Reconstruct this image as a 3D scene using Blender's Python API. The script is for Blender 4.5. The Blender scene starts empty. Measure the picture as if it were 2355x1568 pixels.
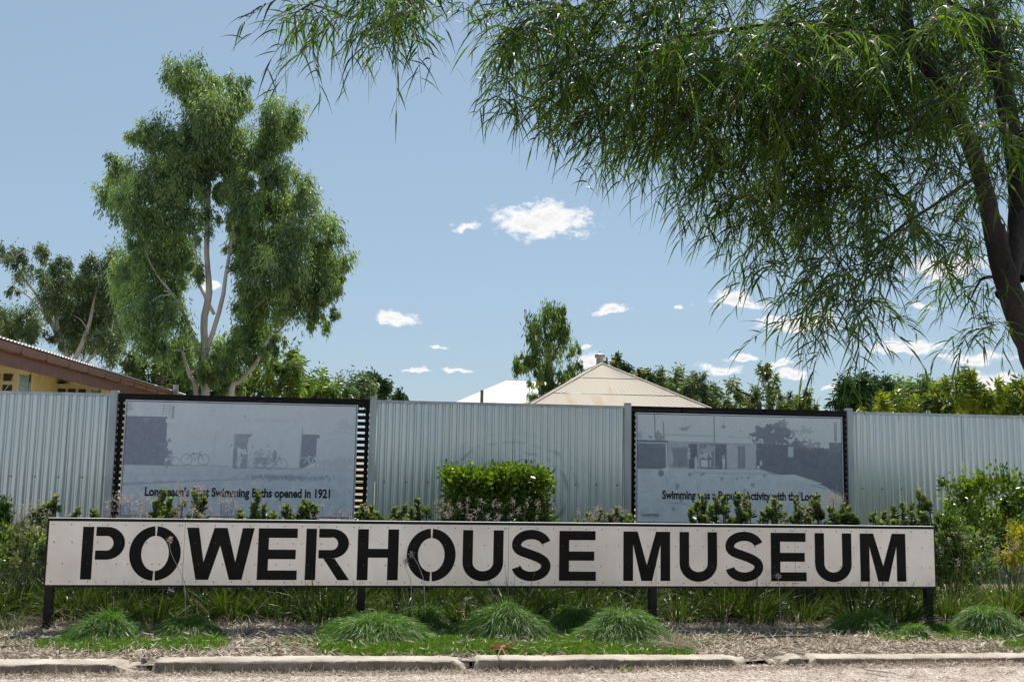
import bpy, bmesh, math, random
import numpy as np
from mathutils import Vector, Matrix

# ------------------------------------------------------------------ camera
sc = bpy.context.scene
col = sc.collection
RNG = np.random.default_rng(7)
random.seed(7)
R = math.radians
YAW, PITCH, ROLL, FPX, EYE = R(7.0), R(6.76), R(1.0), 2289.0, 1.22   # focal length in pixels of a 2354 wide picture
_f = np.array([math.sin(YAW)*math.cos(PITCH), math.cos(YAW)*math.cos(PITCH), math.sin(PITCH)])
_r = np.array([math.cos(YAW), -math.sin(YAW), 0.0]); _u = np.cross(_r, _f)
_r2 = _r*math.cos(ROLL) + _u*math.sin(ROLL); _u2 = -_r*math.sin(ROLL) + _u*math.cos(ROLL)
cam = bpy.data.cameras.new('camera'); camo = bpy.data.objects.new('camera', cam); col.objects.link(camo)
cam.sensor_width = 36.0; cam.lens = 36.0*FPX/2354.0; cam.clip_start = 0.05; cam.clip_end = 5000
camo.matrix_world = Matrix(((_r2[0], _u2[0], -_f[0], 0), (_r2[1], _u2[1], -_f[1], 0), (_r2[2], _u2[2], -_f[2], EYE), (0, 0, 0, 1)))
sc.camera = camo
CAM = np.array([0, 0, EYE])
def ray(x, y): return _f + _r2*(x-1177.0)/FPX - _u2*(y-784.0)/FPX
def P(x, y, Y):                      # survey: where the sight line (x, y) meets the plane at depth Y
    d = ray(x, y); return CAM + d*Y/d[1]
def G(x, y, z=0.0):
    d = ray(x, y); return CAM + d*(z-EYE)/d[2]
def Xp(x, y, X):
    d = ray(x, y); return CAM + d*X/d[0]

# ------------------------------------------------------------------ light and sky
SUN_EL, SUN_AZ = R(58), R(16)        # sun stands high behind the fence, a little to the right
sc.view_settings.view_transform = 'Standard'; sc.view_settings.look = 'None'
sc.view_settings.exposure = 0.35; sc.view_settings.gamma = 1.0
sc.view_settings.use_curve_mapping = False
world = bpy.data.worlds.new('World'); sc.world = world; world.use_nodes = True
sun = bpy.data.lights.new('sun', 'SUN'); sun.energy = 4.8; sun.angle = R(0.53); sun.color = (1.0, 0.95, 0.87)
suno = bpy.data.objects.new('sun', sun); col.objects.link(suno)
sd = Vector((math.sin(SUN_AZ)*math.cos(SUN_EL), math.cos(SUN_AZ)*math.cos(SUN_EL), math.sin(SUN_EL)))
suno.rotation_euler = sd.to_track_quat('Z', 'Y').to_euler(); suno.location = (0, 0, 30)

def build_world():
    nt = world.node_tree; nt.nodes.clear(); N = nt.nodes.new; L = nt.links.new
    def math_(op, a, b=None, c=None):
        n = N('ShaderNodeMath'); n.operation = op
        for i, v in enumerate((a, b, c)):
            if v is None: continue
            if isinstance(v, (int, float)): n.inputs[i].default_value = v
            else: L(v, n.inputs[i])
        return n.outputs[0]
    sky = N('ShaderNodeTexSky'); sky.sky_type = 'NISHITA'; sky.sun_disc = False
    sky.sun_elevation = SUN_EL; sky.sun_rotation = SUN_AZ
    sky.air_density = 1.15; sky.dust_density = 0.45; sky.ozone_density = 1.0; sky.altitude = 200
    hs = N('ShaderNodeHueSaturation'); hs.inputs['Saturation'].default_value = 0.72; hs.inputs['Value'].default_value = 1.0
    L(sky.outputs[0], hs.inputs['Color'])
    # even out the dome: real skies this dry are flatter than the model's
    v1 = N('ShaderNodeVectorMath'); v1.operation = 'SCALE'; v1.inputs['Scale'].default_value = 0.0956; L(hs.outputs[0], v1.inputs[0])
    gm = N('ShaderNodeGamma'); gm.inputs['Gamma'].default_value = 0.47; L(v1.outputs[0], gm.inputs['Color'])
    v2 = N('ShaderNodeVectorMath'); v2.operation = 'MULTIPLY'; v2.inputs[1].default_value = (4.28, 5.40, 6.50); L(gm.outputs[0], v2.inputs[0])
    bg = N('ShaderNodeBackground'); bg.inputs['Strength'].default_value = 0.1; L(v2.outputs[0], bg.inputs['Color'])
    tc = N('ShaderNodeTexCoord'); sp = N('ShaderNodeSeparateXYZ'); L(tc.outputs['Generated'], sp.inputs[0])
    az = math_('ARCTAN2', sp.outputs[0], sp.outputs[1]); el = math_('ARCSINE', sp.outputs[2])
    nz = N('ShaderNodeTexNoise'); nz.inputs['Scale'].default_value = 34; nz.inputs['Detail'].default_value = 4
    L(tc.outputs['Generated'], nz.inputs['Vector'])
    ns = N('ShaderNodeSeparateColor'); L(nz.outputs['Color'], ns.inputs[0])
    az = math_('MULTIPLY_ADD', math_('SUBTRACT', ns.outputs[0], 0.5), 0.036, az)
    el = math_('MULTIPLY_ADD', math_('SUBTRACT', ns.outputs[1], 0.5), 0.022, el)
    seen = [(1240,515,122,50),(1068,523,32,13),(910,735,52,22),(1408,716,40,17),(1680,697,60,24),(1735,702,34,12),(1565,703,13,6),
            (1010,793,20,5),(965,851,30,8),(1057,851,30,8),(1655,848,52,16),(1705,820,36,9),(1780,839,36,11),(1820,864,38,15),
            (1840,748,88,26),(2085,799,86,17),(2245,826,64,20),(2290,882,60,20),(2165,620,90,36),(478,652,30,16),
            (1355,840,40,24),(1350,795,16,6),(1782,734,32,12),(1915,895,26,8),(2165,822,20,5),(2120,700,30,8)]
    lst = []
    for x, y, w, h in seen:
        d = ray(x, y); d = d/np.linalg.norm(d)
        lst.append((math.atan2(d[0], d[1]), math.asin(d[2]), 1.28*w/FPX, 1.3*h/FPX))
    rr = random.Random(3)
    for i in range(12):
        lst.append((R(40) + R(280)*(i+rr.random())/12, rr.uniform(0.08, 0.5), rr.uniform(.03, .09), rr.uniform(.012, .03)))
    q = None
    for a0, e0, w, h in lst:
        aa = a0 if a0 < math.pi else a0-2*math.pi
        dx = math_('MULTIPLY', math_('SUBTRACT', az, aa), 1/w)
        dy = math_('MULTIPLY', math_('SUBTRACT', el, e0), 1/h)
        dy = math_('MAXIMUM', dy, math_('MULTIPLY', dy, -1.55))
        r2 = math_('MULTIPLY_ADD', dx, dx, math_('MULTIPLY', dy, dy))
        k = math_('SUBTRACT', 1.0, math_('SQRT', r2))
        q = k if q is None else math_('MAXIMUM', q, k)
    n2 = N('ShaderNodeTexNoise'); n2.inputs['Scale'].default_value = 62; n2.inputs['Detail'].default_value = 9; n2.inputs['Roughness'].default_value = 0.66
    mpz = N('ShaderNodeMapping'); mpz.inputs['Scale'].default_value = (1, 1, 1.7); L(tc.outputs['Generated'], mpz.inputs[0]); L(mpz.outputs[0], n2.inputs['Vector'])
    dens = math_('MULTIPLY_ADD', math_('SUBTRACT', n2.outputs[0], 0.53), 1.9, q)
    mr = N('ShaderNodeMapRange'); mr.interpolation_type = 'SMOOTHSTEP'; mr.inputs['From Min'].default_value = 0.03; mr.inputs['From Max'].default_value = 0.62
    mr.inputs['To Max'].default_value = 0.97; L(dens, mr.inputs['Value'])
    cr = N('ShaderNodeMapRange'); cr.inputs['From Min'].default_value = 0.35; cr.inputs['From Max'].default_value = 1.1
    cr.inputs['To Min'].default_value = 0.86; cr.inputs['To Max'].default_value = 0.64; L(dens, cr.inputs['Value'])
    cb = N('ShaderNodeBackground'); cb.inputs['Color'].default_value = (1, 0.985, 0.98, 1); L(cr.outputs[0], cb.inputs['Strength'])
    mx = N('ShaderNodeMixShader'); L(mr.outputs[0], mx.inputs[0]); L(bg.outputs[0], mx.inputs[1]); L(cb.outputs[0], mx.inputs[2])
    out = N('ShaderNodeOutputWorld'); L(mx.outputs[0], out.inputs[0])
build_world()
world.cycles.sampling_method = 'MANUAL'; world.cycles.sample_map_resolution = 512
sc.cycles.use_denoising = True
sc.cycles.max_bounces = 6; sc.cycles.diffuse_bounces = 3; sc.cycles.glossy_bounces = 3; sc.cycles.transmission_bounces = 3; sc.cycles.transparent_max_bounces = 4

# ------------------------------------------------------------------ helpers
def lin(c):
    return tuple(((v/255)/12.92 if v/255 <= 0.04045 else ((v/255+0.055)/1.055)**2.4) for v in c)
def tag(o, label=None, cat=None, group=None, kind=None):
    if label: o['label'] = label
    if cat: o['category'] = cat
    if group: o['group'] = group
    if kind: o['kind'] = kind
    return o
def empty(name, loc, label, cat, group=None, kind=None):
    o = bpy.data.objects.new(name, None); col.objects.link(o); o.location = Vector([float(v) for v in loc]); o.empty_display_size = .1
    return tag(o, label, cat, group, kind)
def link(name, me, mat=None, parent=None):
    o = bpy.data.objects.new(name, me); col.objects.link(o)
    if mat is not None and not me.materials: me.materials.append(mat)
    if parent is not None:
        o.parent = parent; o.matrix_parent_inverse = Matrix.Translation(-wloc(parent))
    return o
def wloc(o):
    l = Vector((0, 0, 0))
    # every parent chain here is unrotated: an Empty at its base, meshes in world coordinates below it
    if o.type == 'EMPTY' and o.parent is None: l = o.location.copy()
    return l
def mesh_np(name, V, F, var=None, smooth=False):
    """V (n,3), F (m,4) or list of such arrays with 3 or 4 columns"""
    me = bpy.data.meshes.new(name); Fs = F if isinstance(F, list) else [F]
    V = np.asarray(V, np.float32).reshape(-1, 3)
    me.vertices.add(len(V)); me.vertices.foreach_set('co', V.ravel())
    tot = np.concatenate([np.full(len(f), f.shape[1], np.int32) for f in Fs]); idx = np.concatenate([f.ravel() for f in Fs]).astype(np.int32)
    me.loops.add(len(idx)); me.loops.foreach_set('vertex_index', idx)
    me.polygons.add(len(tot)); st = np.zeros(len(tot), np.int32); st[1:] = np.cumsum(tot)[:-1]
    me.polygons.foreach_set('loop_start', st); me.polygons.foreach_set('loop_total', tot)
    if var is not None:
        a = me.attributes.new('var', 'FLOAT', 'POINT'); a.data.foreach_set('value', np.asarray(var, np.float32))
    if smooth: me.polygons.foreach_set('use_smooth', np.ones(len(tot), bool))
    me.update(calc_edges=True)
    return me
def nrm(a): return a/np.maximum(np.linalg.norm(a, axis=-1, keepdims=True), 1e-9)
def rnd_dir(n): return nrm(RNG.normal(size=(n, 3)))
def rhombs(base, d, L, W, var, side=None, bend=0.0):
    """one quad per leaf: pointed at base and tip"""
    n = len(base); d = nrm(d)
    if side is None: side = nrm(np.cross(d, rnd_dir(n)))
    L = np.broadcast_to(L, n)[:, None]; W = np.broadcast_to(W, n)[:, None]
    up = np.cross(side, d)
    V = np.stack([base, base + d*L*.45 + side*W*.5 + up*L*bend, base + d*L, base + d*L*.45 - side*W*.5 + up*L*bend], 1)
    F = np.arange(4*n).reshape(n, 4)
    return V.reshape(-1, 3), F, np.repeat(var, 4)
def strips(base, d, L, W, var, nseg=3, droop=0.4, tip=0.08, root=0.5, side=None):
    n = len(base); d = nrm(d)
    if side is None: side = nrm(np.cross(d, rnd_dir(n)))
    L = np.broadcast_to(L, n)[:, None]; W = np.broadcast_to(W, n)[:, None]; dr = np.broadcast_to(droop, n)[:, None]
    vs = []
    for t in np.linspace(0, 1, nseg+1):
        p = base + d*L*t; p[:, 2] -= (dr*L*t*t)[:, 0]
        w = (root + (1-root)*min(1, t*3)) if t < .34 else (1-(t-.34)/.66)*(1-tip)+tip
        vs += [p + side*W*.5*w, p - side*W*.5*w]
    V = np.stack(vs, 1); k = 2*(nseg+1)
    q = np.array([[2*i, 2*i+1, 2*i+3, 2*i+2] for i in range(nseg)])
    F = (np.arange(n)[:, None, None]*k + q[None]).reshape(-1, 4)
    return V.reshape(-1, 3), F, np.repeat(var, k)
def joinmesh(name, parts):
    off = 0; Vs, Fs, vr = [], [], []
    for V, F, v in parts:
        Vs.append(V); Fs.append(F+off); vr.append(v); off += len(V)
    return mesh_np(name, np.concatenate(Vs), np.concatenate(Fs), np.concatenate(vr))
def smooth_path(pts, n):
    pts = np.array(pts, float); k = len(pts)
    t = np.linspace(0, k-1, n); out = []
    for s in t:
        i = min(int(s), k-2); u = s-i
        p0, p1, p2, p3 = pts[max(i-1, 0)], pts[i], pts[i+1], pts[min(i+2, k-1)]
        out.append(.5*((2*p1)+(-p0+p2)*u+(2*p0-5*p1+4*p2-p3)*u*u+(-p0+3*p1-3*p2+p3)*u**3))
    return np.array(out)
def tube(path, radii, sides=9, wob=0.0):
    path = np.array(path, float); n = len(path); radii = np.interp(np.linspace(0, 1, n), np.linspace(0, 1, len(radii)), radii)
    T = nrm(np.gradient(path, axis=0)); ref = np.array([0.31, .95, 0.05]); A = nrm(np.cross(T, ref)); B = np.cross(T, A)
    an = np.linspace(0, 2*math.pi, sides, endpoint=False)
    rr = radii[:, None]*(1+wob*RNG.normal(size=(n, sides)))
    V = path[:, None] + rr[..., None]*(np.cos(an)[None, :, None]*A[:, None] + np.sin(an)[None, :, None]*B[:, None])
    i = np.arange(n-1)[:, None]*sides; j = np.arange(sides)[None]; j2 = (j+1) % sides
    F = np.stack([i+j, i+j2, i+sides+j2, i+sides+j], -1).reshape(-1, 4)
    return V.reshape(-1, 3), F, np.zeros(n*sides)
def tubes_mesh(name, lst):
    m = joinmesh(name, lst); m.polygons.foreach_set('use_smooth', np.ones(len(m.polygons), bool)); return m
def box_bm(bm, x0, x1, y0, y1, z0, z1):
    vs = [bm.verts.new(p) for p in ((x0,y0,z0),(x1,y0,z0),(x1,y1,z0),(x0,y1,z0),(x0,y0,z1),(x1,y0,z1),(x1,y1,z1),(x0,y1,z1))]
    for f in ((0,3,2,1),(4,5,6,7),(0,1,5,4),(1,2,6,5),(2,3,7,6),(3,0,4,7)): bm.faces.new([vs[i] for i in f])
def boxo(name, x0, x1, y0, y1, z0, z1, mat, parent=None, bev=0.0):
    bm = bmesh.new(); box_bm(bm, x0, x1, y0, y1, z0, z1)
    if bev: bmesh.ops.bevel(bm, geom=bm.edges[:], offset=bev, segments=2, affect='EDGES')
    me = bpy.data.meshes.new(name); bm.to_mesh(me); bm.free()
    return link(name, me, mat, parent)
def polyo(name, polys, mat, parent=None):
    bm = bmesh.new()
    for p in polys: bm.faces.new([bm.verts.new([float(v) for v in q]) for q in p])
    me = bpy.data.meshes.new(name); bm.to_mesh(me); bm.free(); return link(name, me, mat, parent)

# ------------------------------------------------------------------ materials
def mat_base(name):
    m = bpy.data.materials.new(name); m.use_nodes = True; nt = m.node_tree; nt.nodes.clear()
    out = nt.nodes.new('ShaderNodeOutputMaterial'); p = nt.nodes.new('ShaderNodeBsdfPrincipled'); nt.links.new(p.outputs[0], out.inputs[0])
    return m, nt, p, out
def plain(name, c, rough=.6, metal=0.0, noise=0.12, scale=6.0, bump=0.0, bscale=60.0, c2=None, spec=.5, stretch=(1, 1, 1)):
    m, nt, p, out = mat_base(name); N = nt.nodes.new; L = nt.links.new
    tc = N('ShaderNodeTexCoord'); mp = N('ShaderNodeMapping'); mp.inputs['Scale'].default_value = stretch; L(tc.outputs['Object'], mp.inputs[0])
    nz = N('ShaderNodeTexNoise'); nz.inputs['Scale'].default_value = scale; nz.inputs['Detail'].default_value = 6; L(mp.outputs[0], nz.inputs['Vector'])
    mix = N('ShaderNodeMix'); mix.data_type = 'RGBA'
    c2 = c2 or tuple(v*(1-2*noise) for v in c); c1 = tuple(min(1, v*(1+noise)) for v in c)
    mix.inputs[6].default_value = (*c2, 1); mix.inputs[7].default_value = (*c1, 1)
    mr = N('ShaderNodeMapRange'); mr.inputs['From Min'].default_value = .32; mr.inputs['From Max'].default_value = .68; L(nz.outputs[0], mr.inputs[0]); L(mr.outputs[0], mix.inputs[0])
    L(mix.outputs[2], p.inputs['Base Color']); p.inputs['Roughness'].default_value = rough; p.inputs['Metallic'].default_value = metal
    p.inputs['Specular IOR Level'].default_value = spec
    if bump:
        b = N('ShaderNodeTexNoise'); b.inputs['Scale'].default_value = bscale; b.inputs['Detail'].default_value = 5; L(tc.outputs['Object'], b.inputs['Vector'])
        bn = N('ShaderNodeBump'); bn.inputs['Strength'].default_value = bump; bn.inputs['Distance'].default_value = .02; L(b.outputs[0], bn.inputs['Height']); L(bn.outputs[0], p.inputs['Normal'])
    return m
def leafm(name, c1, c2, trans=.4, rough=.45, tcol=None, spec=.4):
    """foliage: colour runs from c1 to c2 by the per-leaf attribute"""
    m, nt, p, out = mat_base(name); N = nt.nodes.new; L = nt.links.new
    at = N('ShaderNodeAttribute'); at.attribute_name = 'var'
    mix = N('ShaderNodeMix'); mix.data_type = 'RGBA'; L(at.outputs['Fac'], mix.inputs[0]); mix.inputs[6].default_value = (*c1, 1); mix.inputs[7].default_value = (*c2, 1)
    L(mix.outputs[2], p.inputs['Base Color']); p.inputs['Roughness'].default_value = rough; p.inputs['Specular IOR Level'].default_value = spec
    tr = N('ShaderNodeBsdfTranslucent'); g = N('ShaderNodeMix'); g.data_type = 'RGBA'; g.blend_type = 'MULTIPLY'; g.inputs[0].default_value = 1
    L(mix.outputs[2], g.inputs[6]); g.inputs[7].default_value = (*(tcol or (1.5, 1.45, .55)), 1); L(g.outputs[2], tr.inputs[0])
    ms = N('ShaderNodeMixShader'); ms.inputs[0].default_value = trans; L(p.outputs[0], ms.inputs[1]); L(tr.outputs[0], ms.inputs[2]); L(ms.outputs[0], out.inputs[0])
    return m
M = {}
M['black'] = plain('black_paint', (.010, .009, .008), .45, noise=.2, scale=20, spec=.3)
M['blackslat'] = plain('black_slat_paint', (.007, .007, .008), .55, noise=.2, scale=20, spec=.2)
M['letter'] = plain('letter_black', (.009, .008, .007), .45, noise=.25, scale=9, bump=.02, spec=.14)
M['screw'] = plain('screw_grey', (.10, .085, .07), .5, metal=.3)
M['cap'] = plain('post_cap_grey', (.55, .57, .57), .45, metal=.6)
M['postgal'] = plain('galvanised_post', (.44, .49, .51), .42, metal=.75, noise=.12, scale=3, stretch=(3, 3, .5), bump=.03, bscale=25)
M['boardedge'] = plain('board_edge_grey', (.55, .58, .62), .4, metal=.3)
M['ink'] = plain('caption_ink', (.008, .008, .01), .5)
M['kerbface'] = plain('soiled_shaded_concrete', (.27, .215, .155), .95, noise=.2, scale=11, bump=.6, bscale=70, c2=(.16, .125, .09))  # kerb front: soil brown, with the shade of that face painted in
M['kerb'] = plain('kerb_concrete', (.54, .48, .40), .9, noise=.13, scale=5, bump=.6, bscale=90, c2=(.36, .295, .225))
M['kerbraw'] = plain('broken_concrete', (.24, .19, .14), .95, noise=.3, scale=14, bump=.9, bscale=60)
M['yellow'] = plain('cream_yellow_paint', (.88, .76, .47), .6, noise=.05, scale=2)
M['soffit'] = plain('soffit_yellow', (.82, .71, .34), .6, noise=.06, scale=2)
M['brown'] = plain('brown_gutter_paint', (.19, .075, .056), .42, noise=.10, scale=4)
M['fascia'] = plain('brown_fascia_paint', (.18, .075, .058), .55, noise=.14, scale=5)
M['cream'] = plain('cream_window_paint', (.74, .68, .56), .5, noise=.04)
M['glass'] = plain('dark_window_glass', (.03, .035, .035), .12, noise=.2, scale=3)
M['louvre'] = plain('teal_louvre_glass', (.24, .42, .48), .15, noise=.15, scale=8)
M['roofwhite'] = plain('white_roof_sheet', (.72, .74, .75), .8, spec=.2, noise=.02, scale=1.2)
M['roofbeige'] = plain('weathered_beige_roof', (.44, .39, .33), .9, spec=.1, noise=.05, scale=2.2, c2=(.32, .26, .20))
M['rust'] = plain('rusty_roof', (.62, .50, .39), .65, noise=.1, scale=1.4, c2=(.48, .27, .16))
M['wallpale'] = plain('pale_house_wall', (.55, .53, .48), .7)
M['flue'] = plain('grey_flue_metal', (.36, .36, .36), .5, metal=.3)
M['timber'] = plain('weathered_timber_pole', (.20, .15, .11), .8)
M['gumbark'] = plain('gum_bark', (.58, .54, .49), .8, noise=.12, scale=2.2, c2=(.34, .29, .25), bump=.1, bscale=10, stretch=(1, 1, .35))
M['darkbark'] = plain('dark_fissured_bark', (.032, .027, .024), .95, noise=.4, scale=5, bump=1.0, bscale=34, c2=(.007, .006, .006), stretch=(1.6, 1.6, .4))
M['twig'] = plain('grey_twig', (.12, .10, .075), .85, noise=.2)
M['stick'] = plain('dry_stick', (.16, .12, .09), .9, noise=.2)
M['l_gum'] = leafm('gum_leaves', (.075, .132, .074), (.30, .40, .18), .44, rough=.5, tcol=(1.5, 1.6, .6), spec=.35)
M['l_gum2'] = leafm('far_gum_leaves', (.060, .100, .060), (.23, .29, .14), .38, rough=.5, tcol=(1.4, 1.5, .7), spec=.35)
M['l_willow'] = leafm('willow_wattle_leaves', (.007, .027, .007), (.090, .165, .024), .45, rough=.48, tcol=(2.7, 2.5, .6), spec=.25)
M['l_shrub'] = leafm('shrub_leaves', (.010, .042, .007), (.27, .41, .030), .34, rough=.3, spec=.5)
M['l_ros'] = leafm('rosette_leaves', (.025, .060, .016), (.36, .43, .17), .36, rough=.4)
M['l_strap'] = leafm('strap_leaves', (.009, .030, .007), (.125, .195, .026), .30, rough=.4)
M['l_dry'] = leafm('dry_stalks', (.32, .25, .17), (.55, .46, .38), .3, rough=.8, tcol=(1, .95, .85))
M['l_head'] = leafm('seed_heads', (.42, .33, .26), (.62, .53, .50), .35, rough=.8, tcol=(1, .95, .9))
M['l_mound'] = leafm('mound_grass', (.034, .115, .018), (.27, .43, .085), .42, rough=.42, tcol=(1.25, 1.4, .6))
M['l_turf'] = leafm('flat_grass', (.032, .105, .012), (.20, .34, .040), .44, rough=.5)
M['l_weeds'] = leafm('pale_weed', (.20, .22, .11), (.40, .40, .26), .3, rough=.7, tcol=(1, 1, .8))
M['l_gold'] = leafm('golden_leaves', (.20, .24, .025), (.48, .42, .04), .42)
M['l_mango'] = leafm('yellow_green_leaves', (.035, .080, .010), (.30, .36, .030), .36, rough=.35)
M['l_dark'] = leafm('dark_green_leaves', (.012, .046, .016), (.085, .16, .045), .3)
M['l_mid'] = leafm('mid_green_leaves', (.034, .085, .022), (.22, .32, .07), .42)
M['l_olive'] = leafm('olive_leaves', (.034, .066, .018), (.19, .25, .065), .36)
M['l_yelflower'] = leafm('yellow_blossom', (.55, .36, .03), (.75, .55, .05), .3, tcol=(1, 1, 1))
M['l_litter'] = leafm('dry_litter', (.17, .115, .07), (.78, .68, .55), .12, rough=.9, tcol=(1, .9, .7))
M['l_purple'] = leafm('mauve_flower', (.40, .28, .50), (.55, .42, .62), .3, tcol=(1, 1, 1))

def zinc():
    m, nt, p, out = mat_base('zinc_corrugated_sheet'); N = nt.nodes.new; L = nt.links.new
    tc = N('ShaderNodeTexCoord')
    mp = N('ShaderNodeMapping'); mp.inputs['Scale'].default_value = (5, 5, .6); L(tc.outputs['Object'], mp.inputs[0])
    nz = N('ShaderNodeTexNoise'); nz.inputs['Scale'].default_value = 2.0; nz.inputs['Detail'].default_value = 6; L(mp.outputs[0], nz.inputs['Vector'])
    mix = N('ShaderNodeMix'); mix.data_type = 'RGBA'; mix.inputs[6].default_value = (.50, .56, .575, 1); mix.inputs[7].default_value = (.63, .70, .715, 1); L(nz.outputs[0], mix.inputs[0])
    # arcs of dirt where the hedge once brushed the sheet (centre bay)
    c = P(1180, 1150, 10.75)
    sx = N('ShaderNodeSeparateXYZ'); L(tc.outputs['Object'], sx.inputs[0])
    def mth(op, a, b=None, cc=None):
        n = N('ShaderNodeMath'); n.operation = op
        for i, v in enumerate((a, b, cc)):
            if v is None: continue
            if isinstance(v, (int, float)): n.inputs[i].default_value = v
            else: L(v, n.inputs[i])
        return n.outputs[0]
    n2 = N('ShaderNodeTexNoise'); n2.inputs['Scale'].default_value = 3.0; n2.inputs['Detail'].default_value = 3; L(tc.outputs['Object'], n2.inputs['Vector'])
    dx = mth('MULTIPLY', mth('SUBTRACT', sx.outputs[0], float(c[0])-.02), .9); dz = mth('MULTIPLY', mth('SUBTRACT', sx.outputs[2], float(c[2])+.08), 1.25)
    r = mth('SQRT', mth('MULTIPLY_ADD', dx, dx, mth('MULTIPLY', dz, dz)))
    r = mth('MULTIPLY_ADD', n2.outputs[0], .22, r)
    w = mth('POWER', mth('ABSOLUTE', mth('SINE', mth('MULTIPLY', r, 26.0))), 9.0)
    n3 = N('ShaderNodeTexNoise'); n3.inputs['Scale'].default_value = 4.5; n3.inputs['Detail'].default_value = 4; L(tc.outputs['Object'], n3.inputs['Vector'])
    brk = N('ShaderNodeMapRange'); brk.inputs['From Min'].default_value = .47; brk.inputs['From Max'].default_value = .66; L(n3.outputs[0], brk.inputs[0])
    lim = N('ShaderNodeMapRange'); lim.interpolation_type = 'SMOOTHSTEP'; lim.inputs['From Min'].default_value = .98; lim.inputs['From Max'].default_value = .72; L(r, lim.inputs[0])
    lim2 = N('ShaderNodeMapRange'); lim2.interpolation_type = 'SMOOTHSTEP'; lim2.inputs['From Min'].default_value = .25; lim2.inputs['From Max'].default_value = .5; L(r, lim2.inputs[0])
    a = mth('MULTIPLY', mth('MULTIPLY', w, brk.outputs[0]), mth('MULTIPLY', lim.outputs[0], lim2.outputs[0]))
    a = mth('MULTIPLY', a, .62)
    dirt = N('ShaderNodeMix'); dirt.data_type = 'RGBA'; L(a, dirt.inputs[0]); L(mix.outputs[2], dirt.inputs[6]); dirt.inputs[7].default_value = (.16, .17, .19, 1)
    L(dirt.outputs[2], p.inputs['Base Color'])
    p.inputs['Metallic'].default_value = .9; p.inputs['Roughness'].default_value = .30
    return m
M['zinc'] = zinc()
def alu():
    m, nt, p, out = mat_base('brushed_aluminium'); N = nt.nodes.new; L = nt.links.new
    tc = N('ShaderNodeTexCoord'); mp = N('ShaderNodeMapping'); mp.inputs['Scale'].default_value = (90, 90, 2.2); L(tc.outputs['Object'], mp.inputs[0])
    nz = N('ShaderNodeTexNoise'); nz.inputs['Scale'].default_value = 1.0; nz.inputs['Detail'].default_value = 3; L(mp.outputs[0], nz.inputs['Vector'])
    n2 = N('ShaderNodeTexNoise'); n2.inputs['Scale'].default_value = 1.6; n2.inputs['Detail'].default_value = 8; n2.inputs['Roughness'].default_value = .65; L(tc.outputs['Object'], n2.inputs['Vector'])
    mix = N('ShaderNodeMix'); mix.data_type = 'RGBA'; mix.inputs[6].default_value = (.62, .58, .545, 1); mix.inputs[7].default_value = (.82, .795, .77, 1)
    mr = N('ShaderNodeMapRange'); mr.inputs['From Min'].default_value = .3; mr.inputs['From Max'].default_value = .65; L(n2.outputs[0], mr.inputs[0]); L(mr.outputs[0], mix.inputs[0])
    L(mix.outputs[2], p.inputs['Base Color']); p.inputs['Metallic'].default_value = .9
    rr = N('ShaderNodeMapRange'); rr.inputs['To Min'].default_value = .30; rr.inputs['To Max'].default_value = .46; L(nz.outputs[0], rr.inputs[0]); L(rr.outputs[0], p.inputs['Roughness'])
    bn = N('ShaderNodeBump'); bn.inputs['Strength'].default_value = .04; bn.inputs['Distance'].default_value = .002; L(nz.outputs[0], bn.inputs['Height']); L(bn.outputs[0], p.inputs['Normal'])
    return m
M['alu'] = alu()
def groundm(name, cols, s1, s2, bump, peb):
    m, nt, p, out = mat_base(name); N = nt.nodes.new; L = nt.links.new
    tc = N('ShaderNodeTexCoord')
    a = N('ShaderNodeTexNoise'); a.inputs['Scale'].default_value = s1; a.inputs['Detail'].default_value = 8; L(tc.outputs['Object'], a.inputs['Vector'])
    v = N('ShaderNodeTexVoronoi'); v.inputs['Scale'].default_value = peb; L(tc.outputs['Object'], v.inputs['Vector'])
    r = N('ShaderNodeValToRGB'); el = r.color_ramp.elements; el[0].position = .3; el[0].color = (*cols[0], 1); el[1].position = .72; el[1].color = (*cols[2], 1)
    e = el.new(.5); e.color = (*cols[1], 1); L(a.outputs[0], r.inputs[0])
    h = N('ShaderNodeMix'); h.data_type = 'RGBA'; h.blend_type = 'OVERLAY'; h.inputs[0].default_value = .55; L(r.outputs[0], h.inputs[6])
    bw = N('ShaderNodeSeparateColor'); L(v.outputs['Color'], bw.inputs[0])
    cb = N('ShaderNodeCombineColor'); [L(bw.outputs[0], cb.inputs[i]) for i in range(3)]; L(cb.outputs[0], h.inputs[7])
    L(h.outputs[2], p.inputs['Base Color']); p.inputs['Roughness'].default_value = .95; p.inputs['Specular IOR Level'].default_value = .15
    b = N('ShaderNodeBump'); b.inputs['Strength'].default_value = bump; b.inputs['Distance'].default_value = .012; L(v.outputs['Distance'], b.inputs['Height'])
    b2 = N('ShaderNodeBump'); b2.inputs['Strength'].default_value = bump; b2.inputs['Distance'].default_value = .03
    n2 = N('ShaderNodeTexNoise'); n2.inputs['Scale'].default_value = s2; n2.inputs['Detail'].default_value = 6; L(tc.outputs['Object'], n2.inputs['Vector'])
    L(n2.outputs[0], b2.inputs['Height']); L(b.outputs[0], b2.inputs['Normal']); L(b2.outputs[0], p.inputs['Normal'])
    return m
M['gravel'] = groundm('pink_gravel', [(.42, .34, .285), (.56, .47, .405), (.66, .58, .51)], 7, 30, .8, 120)
M['mulch'] = groundm('bark_mulch', [(.10, .075, .055), (.27, .225, .18), (.46, .41, .35)], 12, 26, 1.0, 70)
M['dryground'] = groundm('dry_yard_ground', [(.20, .17, .08), (.30, .25, .14), (.38, .32, .20)], 1.5, 9, .4, 20)
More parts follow.
